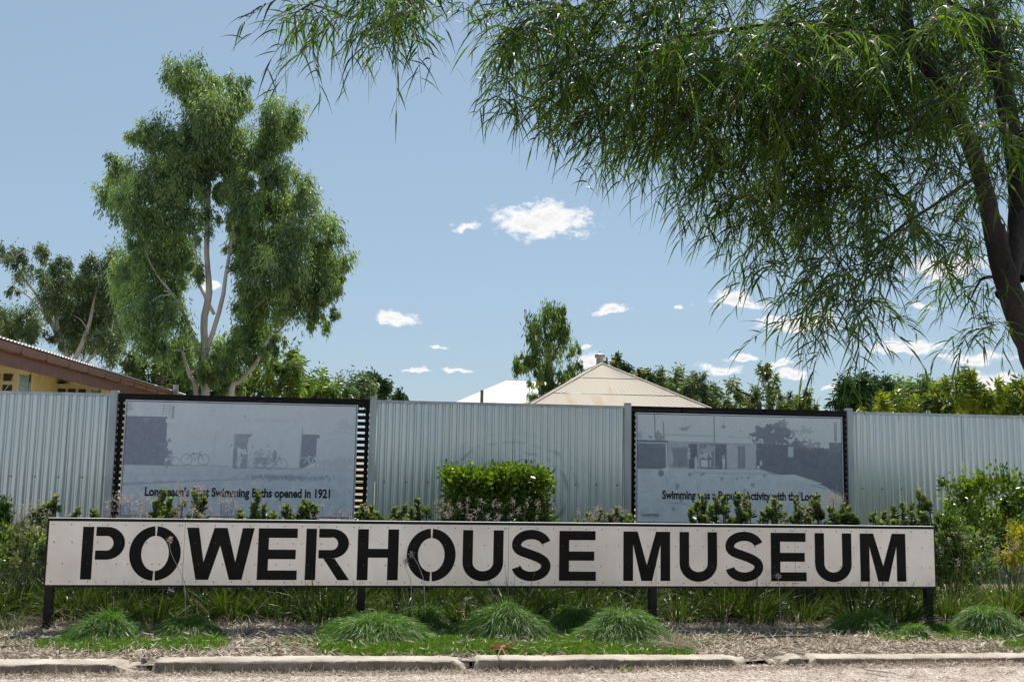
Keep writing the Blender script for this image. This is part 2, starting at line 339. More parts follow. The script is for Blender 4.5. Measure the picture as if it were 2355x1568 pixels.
M['earth'] = plain('bare_earth', (.34, .27, .20), .95, noise=.15, scale=.3)

# ------------------------------------------------------------------ ground
def grid(name, x0, x1, y0, y1, nx, ny, zf, mat, kind='structure'):
    xs = np.linspace(x0, x1, nx+1); ys = np.linspace(y0, y1, ny+1); X, Y = np.meshgrid(xs, ys)
    V = np.stack([X, Y, zf(X, Y)], -1).reshape(-1, 3); i = np.arange(ny)[:, None]*(nx+1)+np.arange(nx)[None]
    F = np.stack([i, i+1, i+nx+2, i+nx+1], -1).reshape(-1, 4)
    o = link(name, mesh_np(name, V, F, smooth=True), mat); o['kind'] = kind; return o
def wave(X, Y, s=1.0): return (np.sin(X*1.7*s+.4)*np.cos(Y*2.3*s+1.1)+.6*np.sin(X*4.1*s+Y*3.3*s)+.35*np.sin(X*9.7*s-Y*7.1*s+2))/2
grid('ground', -1500, 1500, -1500, 1500, 8, 8, lambda X, Y: X*0-.09, M['earth'])
KY = 5.93                                                       # kerb front
def verge_z(X, Y): return .006*wave(X, Y) + np.clip((X-1.0)/3.0, 0, 1)*.026*np.clip((Y-5.0)/.9, 0, 1)
grid('gravel_verge', -14, 16, -9, KY+.08, 300, 150, verge_z, M['gravel'])
def bed_z(X, Y): return .048 + .014*wave(X, Y, 1.3) - .012*np.clip((6.3-Y)/.3, 0, 1)
grid('garden_bed', -14, 16, KY+.07, 11.2, 300, 60, bed_z, M['mulch'])
grid('yard_ground', -60, 60, 11.2, 90, 30, 30, lambda X, Y: X*0-.02, M['dryground'])
def gz(x, y): return float(bed_z(np.array(x), np.array(y)))

# kerb: concrete lengths with broken joints
kerb = bpy.data.objects.new('kerb', None); col.objects.link(kerb); kerb['kind'] = 'structure'; kerb.location = (0, KY, 0)
def kerb_segment(va, vb, top, ends=(0, 0), cross=0.0):
    xa, xb = G(va, 1525, .06)[0], G(vb, 1525, .06)[0]; n = max(6, int((xb-xa)/.03)); m = 9
    prof = [(0, -.10), (.004, .02), (.006, .75), (.012, .93), (.022, 1.0), (.06, 1.015), (.11, 1.0), (.146, .97), (.152, -.10)]
    V = []; xs = np.linspace(xa, xb, n)
    w1 = np.cumsum(RNG.normal(size=n))*.0006
    for i, x in enumerate(xs):
        da, db = x-xa, xb-x
        for j, (py, pz) in enumerate(prof):
            z = pz*top if pz > 0 else pz; y = KY+py
            y += .003*math.sin(x*2.1)+RNG.normal()*.0011; z += RNG.normal()*.0011 + (w1[i] if pz > .5 else 0)
            for dd, e in ((da, ends[0]), (db, ends[1])):
                if e and dd < e and pz > .5:                    # broken-off corner
                    k = (1-dd/e)
                    z -= k*top*.85*(1 if py < .1 else .45) + RNG.normal()*.004; y += k*.05*(1 if py < .05 else 0) + RNG.normal()*.003
            if cross and pz > .8 and py < .03: z -= abs(math.sin(x*5.3))*cross
            V.append((x, y, z))
    i = np.arange(n-1)[:, None]*m; j = np.arange(m-1)[None]
    F = np.stack([i+j, i+m+j, i+m+j+1, i+j+1], -1).reshape(-1, 4)
    me = mesh_np('kerb_segment', V, F, smooth=False)
    bm = bmesh.new(); bm.from_mesh(me); bm.verts.ensure_lookup_table()
    bm.faces.new([bm.verts[k] for k in range(m)]); bm.faces.new([bm.verts[(n-1)*m+k] for k in reversed(range(m))])
    bmesh.ops.recalc_face_normals(bm, faces=bm.faces); bm.to_mesh(me); bm.free()
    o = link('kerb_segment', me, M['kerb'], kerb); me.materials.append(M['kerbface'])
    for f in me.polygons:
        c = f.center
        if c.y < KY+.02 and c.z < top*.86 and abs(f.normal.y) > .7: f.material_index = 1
    return o
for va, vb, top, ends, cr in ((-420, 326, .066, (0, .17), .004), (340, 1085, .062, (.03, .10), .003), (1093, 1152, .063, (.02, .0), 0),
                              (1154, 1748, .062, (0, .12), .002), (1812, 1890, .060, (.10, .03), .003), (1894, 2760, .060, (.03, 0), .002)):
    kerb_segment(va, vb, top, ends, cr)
def rubble(vx, vy, s, mat, parent):
    c = G(vx, vy, .02); bm = bmesh.new(); bmesh.ops.create_icosphere(bm, subdivisions=2, radius=1)
    for v in bm.verts:
        v.co *= 1+random.uniform(-.22, .22); v.co = Vector((v.co.x*s[0], v.co.y*s[1], v.co.z*s[2]))+Vector([float(q) for q in c])
    me = bpy.data.meshes.new('rubble_chunk'); bm.to_mesh(me); bm.free(); return link('rubble_chunk', me, mat, parent)
rubble(333, 1527, (.022, .05, .045), M['kerbraw'], kerb)
rubble(1087, 1512, (.022, .05, .03), M['kerbraw'], kerb)
rubble(1802, 1516, (.045, .05, .042), M['kerbraw'], kerb)
rubble(1775, 1522, (.05, .04, .02), M['kerb'], kerb)

# ------------------------------------------------------------------ the museum sign
SY = 7.15
sl, sr = P(113.8, 1198, SY), P(2146.2, 1216, SY); ZT = (sl[2]+sr[2])/2
ZB = (P(104, 1343.6, SY)[2]+P(2150, 1348.4, SY)[2])/2; XL = P(108.9, 1270, SY)[0]; XR = P(2148, 1282, SY)[0]
sign = empty('museum_sign', ((XL+XR)/2, SY+.03, 0), 'long low aluminium sign on black posts reading POWERHOUSE MUSEUM in black stencil letters', 'sign')
bm = bmesh.new()
box_bm(bm, XL-.014, XR+.012, SY+.004, SY+.050, ZT+.0005, ZT+.018)
box_bm(bm, XL-.014, XR+.012, SY+.004, SY+.050, ZB-.016, ZB-.0005)
box_bm(bm, XL-.014, XL+.03, SY+.0045, SY+.0495, ZB-.0005, ZT+.0005)
box_bm(bm, XR-.03, XR+.012, SY+.0045, SY+.0495, ZB-.0005, ZT+.0005)
me = bpy.data.meshes.new('frame'); bm.to_mesh(me); bm.free(); link('frame', me, M['black'], sign)
boxo('top_edge', XL-.013, XR+.011, SY+.006, SY+.047, ZT+.0185, ZT+.021, M['cap'], sign)
def sx(v, y=1275): return P(v, y, SY)[0]
seams = [XL, sx(422), sx(830), sx(1169), sx(1508), sx(1828), XR]
for i in range(6):
    boxo('panel', seams[i]+(.0012 if i else 0), seams[i+1]-(.0012 if i < 5 else 0), SY+RNG.uniform(-.0006, .0006), SY+.004, ZB, ZT, M['alu'], sign)
boxo('backing', XL, XR, SY+.006, SY+.012, ZB+.002, ZT-.002, M['black'], sign)
for v in (107, 829, 1503, 2141):
    x = sx(v, 1400); x = min(max(x, XL+.012), XR-.02)
    boxo('post', x-.027, x+.027, SY+.013, SY+.067, -.12, ZT-.004, M['black'], sign, .004)
# letters, drawn in units of the cap height
zt0, zt1 = P(203, 1210.5, SY)[2], P(2060, 1226.5, SY)[2]; zb0, zb1 = P(197, 1331, SY)[2], P(2060, 1337, SY)[2]
LT, LB = (zt0+zt1)/2, (zb0+zb1)/2; CH = LT-LB
def stroke(path, w):
    p = np.array(path, float); t = nrm(np.gradient(p, axis=0)); n = np.stack([-t[:, 1], t[:, 0]], -1)
    a, b = p+n*w/2, p-n*w/2
    return [[a[i], a[i+1], b[i+1], b[i]] for i in range(len(p)-1)]
def arc(cx, cy, rx, ry, a0, a1, n=16): return [(cx+rx*math.cos(R(a)), cy+ry*math.sin(R(a))) for a in np.linspace(a0, a1, n)]
def ring(cx, cy, rx, ry, tx, ty, a0, a1, n=18):
    o = arc(cx, cy, rx, ry, a0, a1, n); i = arc(cx, cy, rx-tx, ry-ty, a0, a1, n)
    return [[o[k], o[k+1], i[k+1], i[k]] for k in range(n-1)]
def L_E(w, t=.205, h=.185): return [[(0,0),(w,0),(w,h),(t,h),(t,.5-h*.5-.005),(w*.955,.5-h*.5-.005),(w*.955,.5+h*.5-.005),(t,.5+h*.5-.005),(t,1-h),(w*.985,1-h),(w*.985,1),(0,1)]]
def L_H(w, t=.215, h=.175): return [[(0,0),(t,0),(t,.44),(w-t,.44),(w-t,0),(w,0),(w,1),(w-t,1),(w-t,.44+h),(t,.44+h),(t,1),(0,1)]]
def L_M(w, t=.205): return [[(0,0),(t,0),(t,.74),(w/2-.115,0),(w/2+.115,0),(w-t,.74),(w-t,0),(w,0),(w,1),(w-.30,1),(w/2,.32),(.30,1),(0,1)]]
def L_W(w):
    t = .225; a = w*.25; b = w*.75
    return [[(0,1),(t*1.02,1),(a+.02,.34),(w/2-.125,1),(w/2+.125,1),(b-.02,.34),(w-t*1.02,1),(w,1),(b+.115,0),(b-.125,0),(w/2,.66),(a+.125,0),(a-.115,0)]]
def L_U(w, t=.205):
    r = w/2; ry = .36; out = [[(0,ry),(t,ry),(t,1),(0,1)], [(w-t,ry),(w,ry),(w,1),(w-t,1)]]
    return out + ring(w/2, ry, r, ry+.015, t, .20, 180, 360, 22)
def L_O(w):
    g = 2.6; return ring(w/2, .5, w/2, .52, .225, .185, 90+g, 270-g, 28) + ring(w/2, .5, w/2, .52, .225, .185, -90+g, 90-g, 28)
def L_P(w, t=.205):
    x0 = t+.045; top, bot = 1.0, .375; ry = (top-bot)/2; cx = w-.34
    b = [[(x0,top-.175),(cx,top-.175),(cx,top),(x0,top)], [(x0,bot),(cx,bot),(cx,bot+.175),(x0,bot+.175)]]
    return [[(0,0),(t,0),(t,1),(0,1)]] + b + ring(cx, (top+bot)/2, .34, ry, .215, .175, -90, 90, 20)
def L_R(w, t=.205):
    x0 = t+.045; top, bot = 1.0, .42; ry = (top-bot)/2; cx = w-.37
    b = [[(x0,top-.175),(cx,top-.175),(cx,top),(x0,top)], [(x0,bot),(cx,bot),(cx,bot+.165),(x0,bot+.165)]]
    leg = [[(x0+.10,bot-.0005),(x0+.32,bot-.0005),(w,0),(w-.235,0)]]
    return [[(0,0),(t,0),(t,1),(0,1)]] + b + ring(cx, (top+bot)/2, .34, ry, .215, .165, -90, 90, 20) + leg
def L_S(w):
    c = []; rx = w/2-.10; w_ = .19
    c += [(w/2+rx*math.cos(R(a)), .715+.205*math.sin(R(a))) for a in np.linspace(12, 180, 16)]
    c += [(w/2-rx*.97, .66), (w/2-rx*.78, .60), (w/2-rx*.4, .555), (w/2+rx*.1, .505), (w/2+rx*.55, .45), (w/2+rx*.88, .385)]
    c += [(w/2+rx*math.cos(R(a)), .29+.205*math.sin(R(a))) for a in np.linspace(10, -172, 18)]
    return stroke(smooth_path(c, 60), w_)
spec = [('P',187.5,286,L_P),('O',297,415.5,L_O),('W',427,583,L_W),('E',592.5,684,L_E),('R',702.5,805,L_R),('H',821.5,916,L_H),('O',935,1047.5,L_O),
        ('U',1063.5,1157,L_U),('S',1176,1266.5,L_S),('E',1285.5,1370,L_E),('M',1433,1540.5,L_M),('U',1562,1648.5,L_U),('S',1667,1754.5,L_S),
        ('E',1772,1853.5,L_E),('U',1873.5,1957.5,L_U),('M',1977.5,2082,L_M)]
for ch, a, b, fn in spec:
    yy = 1271+8*(a-187)/1900; x0, x1 = sx(a, yy), sx(b, yy); w = (x1-x0)/CH
    bm = bmesh.new()
    for poly in fn(w):
        f = bm.faces.new([bm.verts.new((x0+float(q[0])*CH, SY-.0016, LB+float(q[1])*CH)) for q in poly])
    bmesh.ops.remove_doubles(bm, verts=bm.verts, dist=1e-5)
    bmesh.ops.recalc_face_normals(bm, faces=bm.faces)
    for f in bm.faces:
        if f.normal.y > 0: f.normal_flip()
    me = bpy.data.meshes.new('letter'); bm.to_mesh(me); bm.free(); link('letter', me, M['letter'], sign)
pts = []
for x in np.arange(XL+.025, XR, .118): pts += [(x, ZT-.022), (x+.01, ZB+.022)]
for x in seams[1:-1]: pts += [(x-.018, ZT-.022), (x+.018, ZB+.022)]
for z in (.33, .67):
    for x in np.arange(XL+.025, XR, .105): pts.append((x+RNG.uniform(-.03, .03), ZB+(ZT-ZB)*z))
V, F = [], []
for x, z in pts:
    k = len(V); V += [(x+.0042*math.cos(a), SY-.0022, z+.0042*math.sin(a)) for a in np.linspace(0, 2*math.pi, 8, endpoint=False)]
    F += [(k, k+1, k+2, k+3), (k, k+3, k+4, k+7), (k+4, k+5, k+6, k+7)]
o = link('screw', mesh_np('screw', V, np.array(F)), M['screw'], sign); o['kind'] = 'stuff'

# ------------------------------------------------------------------ fence
FY = 10.75; FT = 1.822
def fx(v, y=1000): return P(v, y, FY)[0]
posts = {'a': fx(259), 'b': fx(856.5), 'c': fx(1442), 'd': fx(1951.5)}
def fence_post(x, label):
    t = empty('fence_post', (x, FY, 0), label, 'fence post', 'grey steel fence posts')
    boxo('post_tube', x-.037, x+.037, FY-.04, FY+.034, -.2, FT+.012, M['postgal'], t, .006)
    bm = bmesh.new(); box_bm(bm, x-.043, x+.043, FY-.046, FY+.040, FT+.0125, FT+.034); bmesh.ops.bevel(bm, geom=bm.edges[:], offset=.010, segments=3, affect='EDGES')
    me = bpy.data.meshes.new('post_cap'); bm.to_mesh(me); bm.free(); link('post_cap', me, M['cap'], t)
fence_post(posts['a'], 'grey steel fence post beside the swimming baths board, with yellow house behind')
fence_post(posts['b'], 'grey steel fence post between swimming baths board and centre corrugated bay')
fence_post(posts['c'], 'grey steel fence post between centre corrugated bay and pool swimmers board')
fence_post(posts['d'], 'grey steel fence post between pool swimmers board and corrugated bay behind golden shrub')
PITCHC = .0762
def corrug_x(n):
    prof = [(0, 0), (.16, .10), (.24, .55), (.31, .93), (.38, 1), (.72, 1), (.79, .93), (.86, .55), (.94, .10)]
    return [(k*PITCHC+a*PITCHC, -d*.019) for k in range(n) for a, d in prof] + [(n*PITCHC, 0)]
def bay(xa, xb, label, first):
    t = empty('corrugated_fence', ((xa+xb)/2, FY, 0), label, 'fence', 'corrugated zinc fence bays')
    x = xa-first; k = 0
    while x < xb:
        pr = [(x+px, FY+py-(.0042 if k % 2 else 0)) for px, py in corrug_x(10)]
        if k: pr = [(x-.03*PITCHC*3, FY-.012)] + pr
        pr = [q for q in pr if xa < q[0] < xb]
        n = len(pr); zs = np.linspace(-.05, FT-.012, 13); ph = RNG.uniform(0, 6.283, 4)
        V = [(a, b+.0022*math.sin(a*3.1+z_*4.3+ph[0])+.0012*math.sin(a*11+z_*2.1+ph[1])+.0008*math.sin(a*29+z_*7+ph[2]), z_) for z_ in zs for a, b in pr]
        F = np.array([(j*n+i, j*n+i+1, (j+1)*n+i+1, (j+1)*n+i) for j in range(12) for i in range(n-1)])
        me = mesh_np('corrugated_sheet', V, F, smooth=True); link('corrugated_sheet', me, M['zinc'], t)
        x += .762; k += 1
    bm = bmesh.new(); box_bm(bm, xa, xb, FY-.030, FY+.022, FT-.004, FT); box_bm(bm, xa, xb, FY-.030, FY-.0275, FT-.030, FT-.0042); box_bm(bm, xa, xb, FY+.0195, FY+.022, FT-.030, FT-.0042)
    me = bpy.data.meshes.new('cap_rail'); bm.to_mesh(me); bm.free(); link('cap_rail', me, M['postgal'], t)
    sc_ = []; V = []; F = []
    for x in np.arange(xa+.1, xb, PITCHC*3):
        c = np.array([x, FY-.0245, .96+.32]); q = len(V)
        V += [(c[0]+.009*math.cos(a), c[1], c[2]-.32+.009*math.sin(a)) for a in np.linspace(0, 6.283, 8, endpoint=False)]; F += [(q, q+1, q+2, q+3), (q, q+3, q+4, q+7), (q+4, q+5, q+6, q+7)]
    o = link('screw', mesh_np('screw', V, np.array(F)), M['screw'], t); o['kind'] = 'stuff'
bay(fx(-900), posts['a']-.038, 'corrugated zinc fence bay below the brown guttered yellow house', .3)
bay(posts['b']+.038, posts['c']-.038, 'corrugated zinc fence bay with arc scuffs behind the clipped hedge', .05)
bay(posts['d']+.038, fx(3200), 'corrugated zinc fence bay below the yellow green leafy tree', .2)

def screen(xa, xb, label, brackets):
    t = empty('slat_screen', ((xa+xb)/2, FY, 0), label, 'screen', 'black slat screens in the fence')
    boxo('top_rail', xa, xb, FY-.032, FY+.018, FT-.040, FT+.003, M['blackslat'], t, .003)
    boxo('bottom_rail', xa, xb, FY-.03, FY+.018, .10, .145, M['blackslat'], t, .003)
    z = FT-.062; me = None
    while z > .17:
        if me is None:
            o = boxo('slat', xa, xb, FY-.010, FY+.006, -.0205, .0205, M['blackslat'], t); me = o.data
        else: o = link('slat', me, None, t)
        o.location.z = z; z -= .0645
    for x in (xa+.025, xb-.025, *[xa+(xb-xa)*k for k in brackets]):
        boxo('upright', x-.02, x+.02, FY+.0065, FY+.026, .145, FT-.041, M['blackslat'], t)
    for k in brackets:
        x = xa+(xb-xa)*k; boxo('board_bracket', x-.022, x+.022, FY-.049, FY-.0325, FT-.075, FT-.004, M['blackslat'], t)
        boxo('board_bracket', x-.022, x+.022, FY-.049, FY-.0105, .30, .345, M['blackslat'], t)
screen(posts['a']+.038, posts['b']-.038, 'black horizontal slat screen behind the board about swimming baths', (.27, .53, .78))
screen(posts['c']+.038, posts['d']-.038, 'black horizontal slat screen behind the board showing pool swimmers', (.24, .62))

# printed photo boards: thin panels with the picture as a colour layer
class Art:
    def __init__(s, x0, x1, y0, y1, nx, ny, seed):
        s.b = (x0, x1, y0, y1); s.X, s.Y = np.meshgrid(np.linspace(x0, x1, nx), np.linspace(y0, y1, ny)); s.D = np.zeros_like(s.X); s.nx, s.ny = nx, ny
        g = np.random.default_rng(seed); s.n = {}
        for k in (4, 10, 24, 60, 120, 230):
            a = g.random((k+2, k*2+2)); u = (s.X-x0)/(x1-x0)*(k*2); v = (s.Y-y0)/(y1-y0)*k
            iu = u.astype(int); iv = v.astype(int); fu = u-iu; fv = v-iv
            s.n[k] = (a[iv, iu]*(1-fu)+a[iv, iu+1]*fu)*(1-fv)+(a[iv+1, iu]*(1-fu)+a[iv+1, iu+1]*fu)*fv
    def put(s, m, val): s.D = s.D*(1-m)+val*m
    def sm(s, d, w): return np.clip(.5-d/w, 0, 1)
    def rect(s, x0, y0, x1, y1, val, w=5, a=1.0, rough=0):
        X = s.X+rough*(s.n[24]-.5); Y = s.Y+rough*(s.n[24].T[:1, :1]*0+s.n[60]-.5)
        s.put(a*s.sm(np.maximum(np.maximum(x0-X, X-x1), np.maximum(y0-Y, Y-y1)), w), val)
    def ell(s, cx, cy, rx, ry, val, w=4, a=1.0, rough=0):
        d = (np.sqrt(((s.X-cx)/rx)**2+((s.Y-cy)/ry)**2)-1)*min(rx, ry)+rough*(s.n[60]-.5)+rough*(s.n[24]-.5); s.put(a*s.sm(d, w), val)
    def line(s, pts, t, val, a=1.0, w=4):
        for (x0, y0), (x1, y1) in zip(pts[:-1], pts[1:]):
            dx, dy = x1-x0, y1-y0; k = np.clip(((s.X-x0)*dx+(s.Y-y0)*dy)/max(dx*dx+dy*dy, 1e-6), 0, 1)
            s.put(a*s.sm(np.hypot(s.X-x0-k*dx, s.Y-y0-k*dy)-t/2, w), val)
    def circ(s, cx, cy, r, t, val, a=1.0, sq=1.0):
        d = np.abs(np.hypot((s.X-cx)/sq, s.Y-cy)-r)-t/2; s.put(a*s.sm(d, 5), val)
    def poly(s, pts, val, w=5, a=1.0, rough=0):
        X = s.X+rough*(s.n[60]-.5); Y = s.Y+rough*(s.n[24]-.5); ins = np.zeros_like(X, bool); dist = np.full_like(X, 1e9); n = len(pts)
        for i in range(n):
            (x0, y0), (x1, y1) = pts[i], pts[(i+1) % n]
            c = ((y0 > Y) != (y1 > Y)) & (X < (x1-x0)*(Y-y0)/((y1-y0) or 1e-9)+x0); ins ^= c
            dx, dy = x1-x0, y1-y0; k = np.clip(((X-x0)*dx+(Y-y0)*dy)/max(dx*dx+dy*dy, 1e-6), 0, 1)
            dist = np.minimum(dist, np.hypot(X-x0-k*dx, Y-y0-k*dy))
        s.put(a*s.sm(np.where(ins, -dist, dist), w), val)
    def bike(s, cx, cy, r, gap, val, light=False):
        for o in (-gap/2, gap/2): s.circ(cx+o, cy, r, 7, val, .8)
        s.line([(cx-gap/2, cy), (cx-gap*.15, cy-r*1.1), (cx+gap*.3, cy-r*1.0), (cx+gap/2, cy)], 7, val, .8); s.line([(cx-gap*.15, cy-r*1.1), (cx, cy+r*.15), (cx+gap*.3, cy-r)], 6, val, .8)
        s.line([(cx-gap*.2, cy-r*1.25), (cx-gap*.05, cy-r*1.25)], 9, val, .8); s.line([(cx+gap*.28, cy-r), (cx+gap*.24, cy-r*1.4), (cx+gap*.36, cy-r*1.45)], 6, val, .8)
def art_baths():
    a = Art(200, 2240, 95, 1125, 480, 244, 1)
    a.D[:] = .06+.05*(a.n[10]-.5)
    a.rect(0, 670, 2400, 1200, .20, 14); a.D += np.where(a.Y > 680, .16*(a.n[24]-.5)+.10*(a.n[60]-.5), 0)*np.clip((a.Y-680)/60, 0, 1)
    a.D += np.clip((a.Y-860)/260, 0, 1)*(.12+.45*(a.n[60]-.45)*.6)*np.clip((1500-a.X)/1000, .25, 1)
    a.rect(180, 232, 560, 672, .78, 6); a.ell(560, 560, 45, 120, .74, 10, 1, 60); a.ell(400, 262, 45, 20, .66, 20, .7, 30)
    a.ell(220, 150, 30, 40, .55, 20, .7, 40)
    for z in (130, 155, 180, 205): a.line([(515, z), (580, z)], 7, .45, .8)
    a.line([(522, 120), (515, 240)], 6, .5, .8); a.line([(575, 120), (580, 245)], 7, .5, .8); a.rect(595, 130, 615, 245, .62, 8)
    a.rect(548, 250, 640, 285, .02, 6); a.line([(560, 672), (950, 665), (1120, 670), (1350, 680), (1740, 685)], 9, .55, .8)
    a.ell(1240, 215, 14, 12, .45, 8, .8); a.ell(1390, 245, 190, 12, .22, 14, .7, 30)
    a.line([(990, 360), (978, 660)], 5, .32, .8); a.line([(990, 365), (1150, 365)], 4, .18, .7)
    a.poly([(1155, 375), (1320, 378), (1275, 420), (1275, 690), (1150, 690)], .62, 6, 1, 8)
    a.D += np.where((np.abs(a.X-1215) < 60) & (np.abs(a.Y-440) < 60), -.35*np.clip(a.n[60]-.35, 0, 1), 0)
    for x, y, h in ((1130, 480, 205), (1200, 490, 120), (1320, 490, 200), (1455, 480, 120)):
        a.poly([(x-17, y+20), (x-8, y+14), (x+9, y+14), (x+18, y+22), (x+14, y+h*.5), (x+17, y+h), (x-14, y+h), (x-12, y+h*.5)], .02, 7, .9, 16); a.ell(x, y+2, 9, 12, .5, 7, .85, 5); a.line([(x-16, y+24), (x-19, y+h*.5)], 5, .35, .6); a.line([(x+2, y+h*.55), (x+2, y+h)], 4, .4, .6)
    a.ell(1205, 530, 22, 42, .04, 8, .9, 26); a.ell(1250, 535, 20, 40, .06, 8, .9, 26); a.ell(1205, 482, 9, 11, .5, 6, .8); a.ell(1248, 486, 9, 11, .5, 6, .8); a.rect(1150, 570, 1190, 670, .6, 8, .9); a.rect(1240, 560, 1280, 680, .58, 8, .9); a.ell(1205, 630, 24, 62, .12, 6, .9, 14); a.circ(1206, 640, 46, 7, .6, .8, .4)
    a.ell(1380, 620, 50, 65, .42, 14, .7, 110); a.ell(1520, 575, 22, 44, .62, 8, .9, 20); a.ell(1430, 600, 40, 60, .36, 14, .7, 110)
    a.bike(820, 615, 48, 150, .72); a.bike(1530, 640, 48, 110, .68); a.bike(610, 635, 38, 60, .55); a.circ(1400, 640, 45, 6, .72, .8); a.bike(1420, 640, 42, 90, .66); a.bike(1365, 640, 44, 60, .6)
    a.poly([(1757, 365), (1915, 368), (1912, 398), (1890, 402), (1885, 620), (1745, 690)], .74, 5); a.line([(1758, 305), (1740, 690)], 8, .6, .8)
    a.line([(1985, 360), (2060, 332), (2230, 360)], 7, .4, .8); a.rect(1890, 400, 2240, 680, .13, 6, .6)
    a.bike(1840, 635, 54, 130, .02); a.bike(1960, 650, 36, 80, .42); a.bike(2160, 640, 44, 100, .4); a.ell(2160, 280, 70, 45, .28, 26, .7, 60); a.ell(2090, 630, 120, 55, .30, 12, .6, 80); a.rect(2020, 545, 2210, 560, .05, 6, .7)
    a.ell(1640, 765, 340, 26, .62, 14, .95, 34); a.poly([(1300, 775), (1350, 785), (700, 822), (200, 860), (200, 835), (600, 810), (1000, 795)], .55, 12, .9, 10)
    a.ell(480, 755, 300, 12, .38, 12, .6, 30)
    a.D += .10*(a.n[230]-.5)+.07*(a.n[120]-.5)+.06*(a.n[60]-.5)+.06*(a.n[24]-.5)+.07*(a.n[4]-.5)
    return a
def art_pool():
    a = Art(125, 2085, 125, 1175, 480, 256, 2)
    a.D[:] = .05+.04*(a.n[10]-.5)
    a.rect(100, 660, 2200, 1300, .10, 10); a.D += np.where(a.Y > 690, .10*(a.n[24]-.5)+.05*(a.n[60]-.5), 0)
    a.ell(330, 350, 80, 45, .65, 10, .9, 70); a.ell(150, 345, 40, 40, .5, 20, .7, 50)
    a.rect(100, 380, 420, 660, .82, 6); a.line([(130, 408), (405, 408)], 10, .15, .9); a.line([(402, 420), (405, 640)], 16, .12, .95)
    a.poly([(380, 330), (1230, 345), (1255, 400), (410, 385)], .05, 6); a.line([(385, 325), (900, 330)], 9, .45, .8); a.line([(980, 335), (1210, 345)], 7, .4, .8); a.line([(410, 390), (1255, 402)], 8, .55, .8)
    a.rect(415, 395, 1255, 655, .42, 6, .9); a.D += np.where((a.X > 415) & (a.X < 1255) & (a.Y > 395) & (a.Y < 655), .18*(a.n[24]-.5), 0)
    a.rect(460, 450, 600, 640, .75, 14, .85, 30); a.rect(612, 410, 692, 650, .86, 6); a.rect(715, 405, 850, 650, .70, 6); a.rect(728, 500, 820, 545, .12, 12, .9, 40); a.rect(728, 565, 820, 632, .05, 5); a.ell(780, 450, 50, 50, .35, 10, .8, 60); a.line([(800, 520), (800, 630)], 18, .8)
    a.rect(862, 405, 970, 650, .84, 6); a.rect(975, 410, 1075, 640, .28, 6, .9); a.rect(1078, 420, 1148, 640, .72, 5); a.line([(1112, 425), (1112, 640)], 5, .5); a.rect(1150, 410, 1252, 640, .30, 6, .9)
    a.poly([(1252, 390), (1600, 400), (1960, 430), (2200, 430), (2200, 985), (2060, 900), (1900, 800), (1640, 725), (1440, 690), (1300, 650), (1252, 645)], .84, 8, 1, 10)
    for x, y, rx, ry in ((1330, 290, 90, 80), (1420, 240, 90, 50), (1500, 290, 80, 70), (1280, 340, 60, 40), (1560, 340, 70, 50), (1640, 390, 60, 50), (1400, 340, 130, 70)): a.ell(x, y, rx, ry, .78, 8, .95, 60)
    a.ell(1520, 195, 30, 30, .6, 8, .8, 60); a.ell(1690, 270, 60, 30, .5, 8, .6, 90); a.ell(1820, 395, 60, 30, .6, 8, .8, 60); a.rect(1960, 370, 2090, 460, .78, 6)
    for p in ([(290, 130), (297, 360)], [(372, 200), (378, 370)], [(2018, 170), (2020, 355)], [(2035, 170), (2032, 355)], [(853, 140), (855, 400)]): a.line(p, 11, .7, .95)
    a.line([(855, 400), (855, 650)], 8, .5, .9); a.poly([(480, 285), (560, 250), (640, 235), (590, 280), (545, 285), (520, 270)], .55, 6, .9, 12); a.ell(943, 238, 20, 16, .6, 5); a.line([(943, 195), (943, 230)], 7, .5); a.ell(1105, 275, 10, 8, .5, 5); a.ell(1018, 240, 6, 6, .5, 4)
    a.line([(580, 170), (560, 250)], 4, .3, .7); a.line([(640, 180), (820, 290)], 4, .2, .7)
    a.rect(1560, 420, 1612, 520, .16, 5); [a.line([(1566, y), (1606, y+2)], 6, .5, .7) for y in (440, 460, 480, 500)]
    a.rect(1288, 565, 1308, 610, .1, 5, .9); a.ell(1272, 625, 14, 16, .1, 5)
    for x, y, h in ((678, 545, 120), (940, 530, 130)): a.ell(x, y, 10, 13, .2, 4); a.poly([(x-14, y+14), (x+14, y+14), (x+16, y+h*.55), (x+6, y+h), (x-8, y+h)], .08, 5, .95, 8)
    a.ell(613, 515, 12, 45, .12, 6, .9, 14); a.ell(955, 690, 22, 16, .5, 6, .8); a.rect(720, 628, 900, 632, .1, 4, .8)
    a.poly([(130, 670), (1300, 650), (1420, 690), (1300, 700), (900, 690), (700, 680), (130, 700)], .12, 8, .8); a.line([(600, 690), (1400, 690)], 16, .34, .6); a.line([(1380, 680), (1920, 830)], 12, .5, .8)
    a.poly([(1440, 700), (1620, 692), (1895, 778), (1760, 790)], .06, 5)
    a.ell(435, 632, 17, 20, .45, 5); a.poly([(355, 660), (420, 635), (440, 655), (400, 735), (370, 730)], .06, 5); a.ell(352, 700, 26, 32, .72, 6); a.line([(395, 730), (410, 790)], 14, .3); a.line([(375, 735), (370, 830)], 16, .18, .8)
    for x, y in ((625, 710), (728, 710), (752, 695), (925, 742), (1068, 740), (1115, 735), (1175, 730), (1330, 708)): a.ell(x, y, 13, 14, .62, 5, .9, 12)
    for x, y, r in ((1218, 800, 16), (1137, 860, 17), (1668, 880, 16), (470, 1040, 22), (1425, 1105, 20), (505, 820, 22), (535, 965, 18)): a.ell(x, y, r, r*1.3, .6, 6, .85, 20)
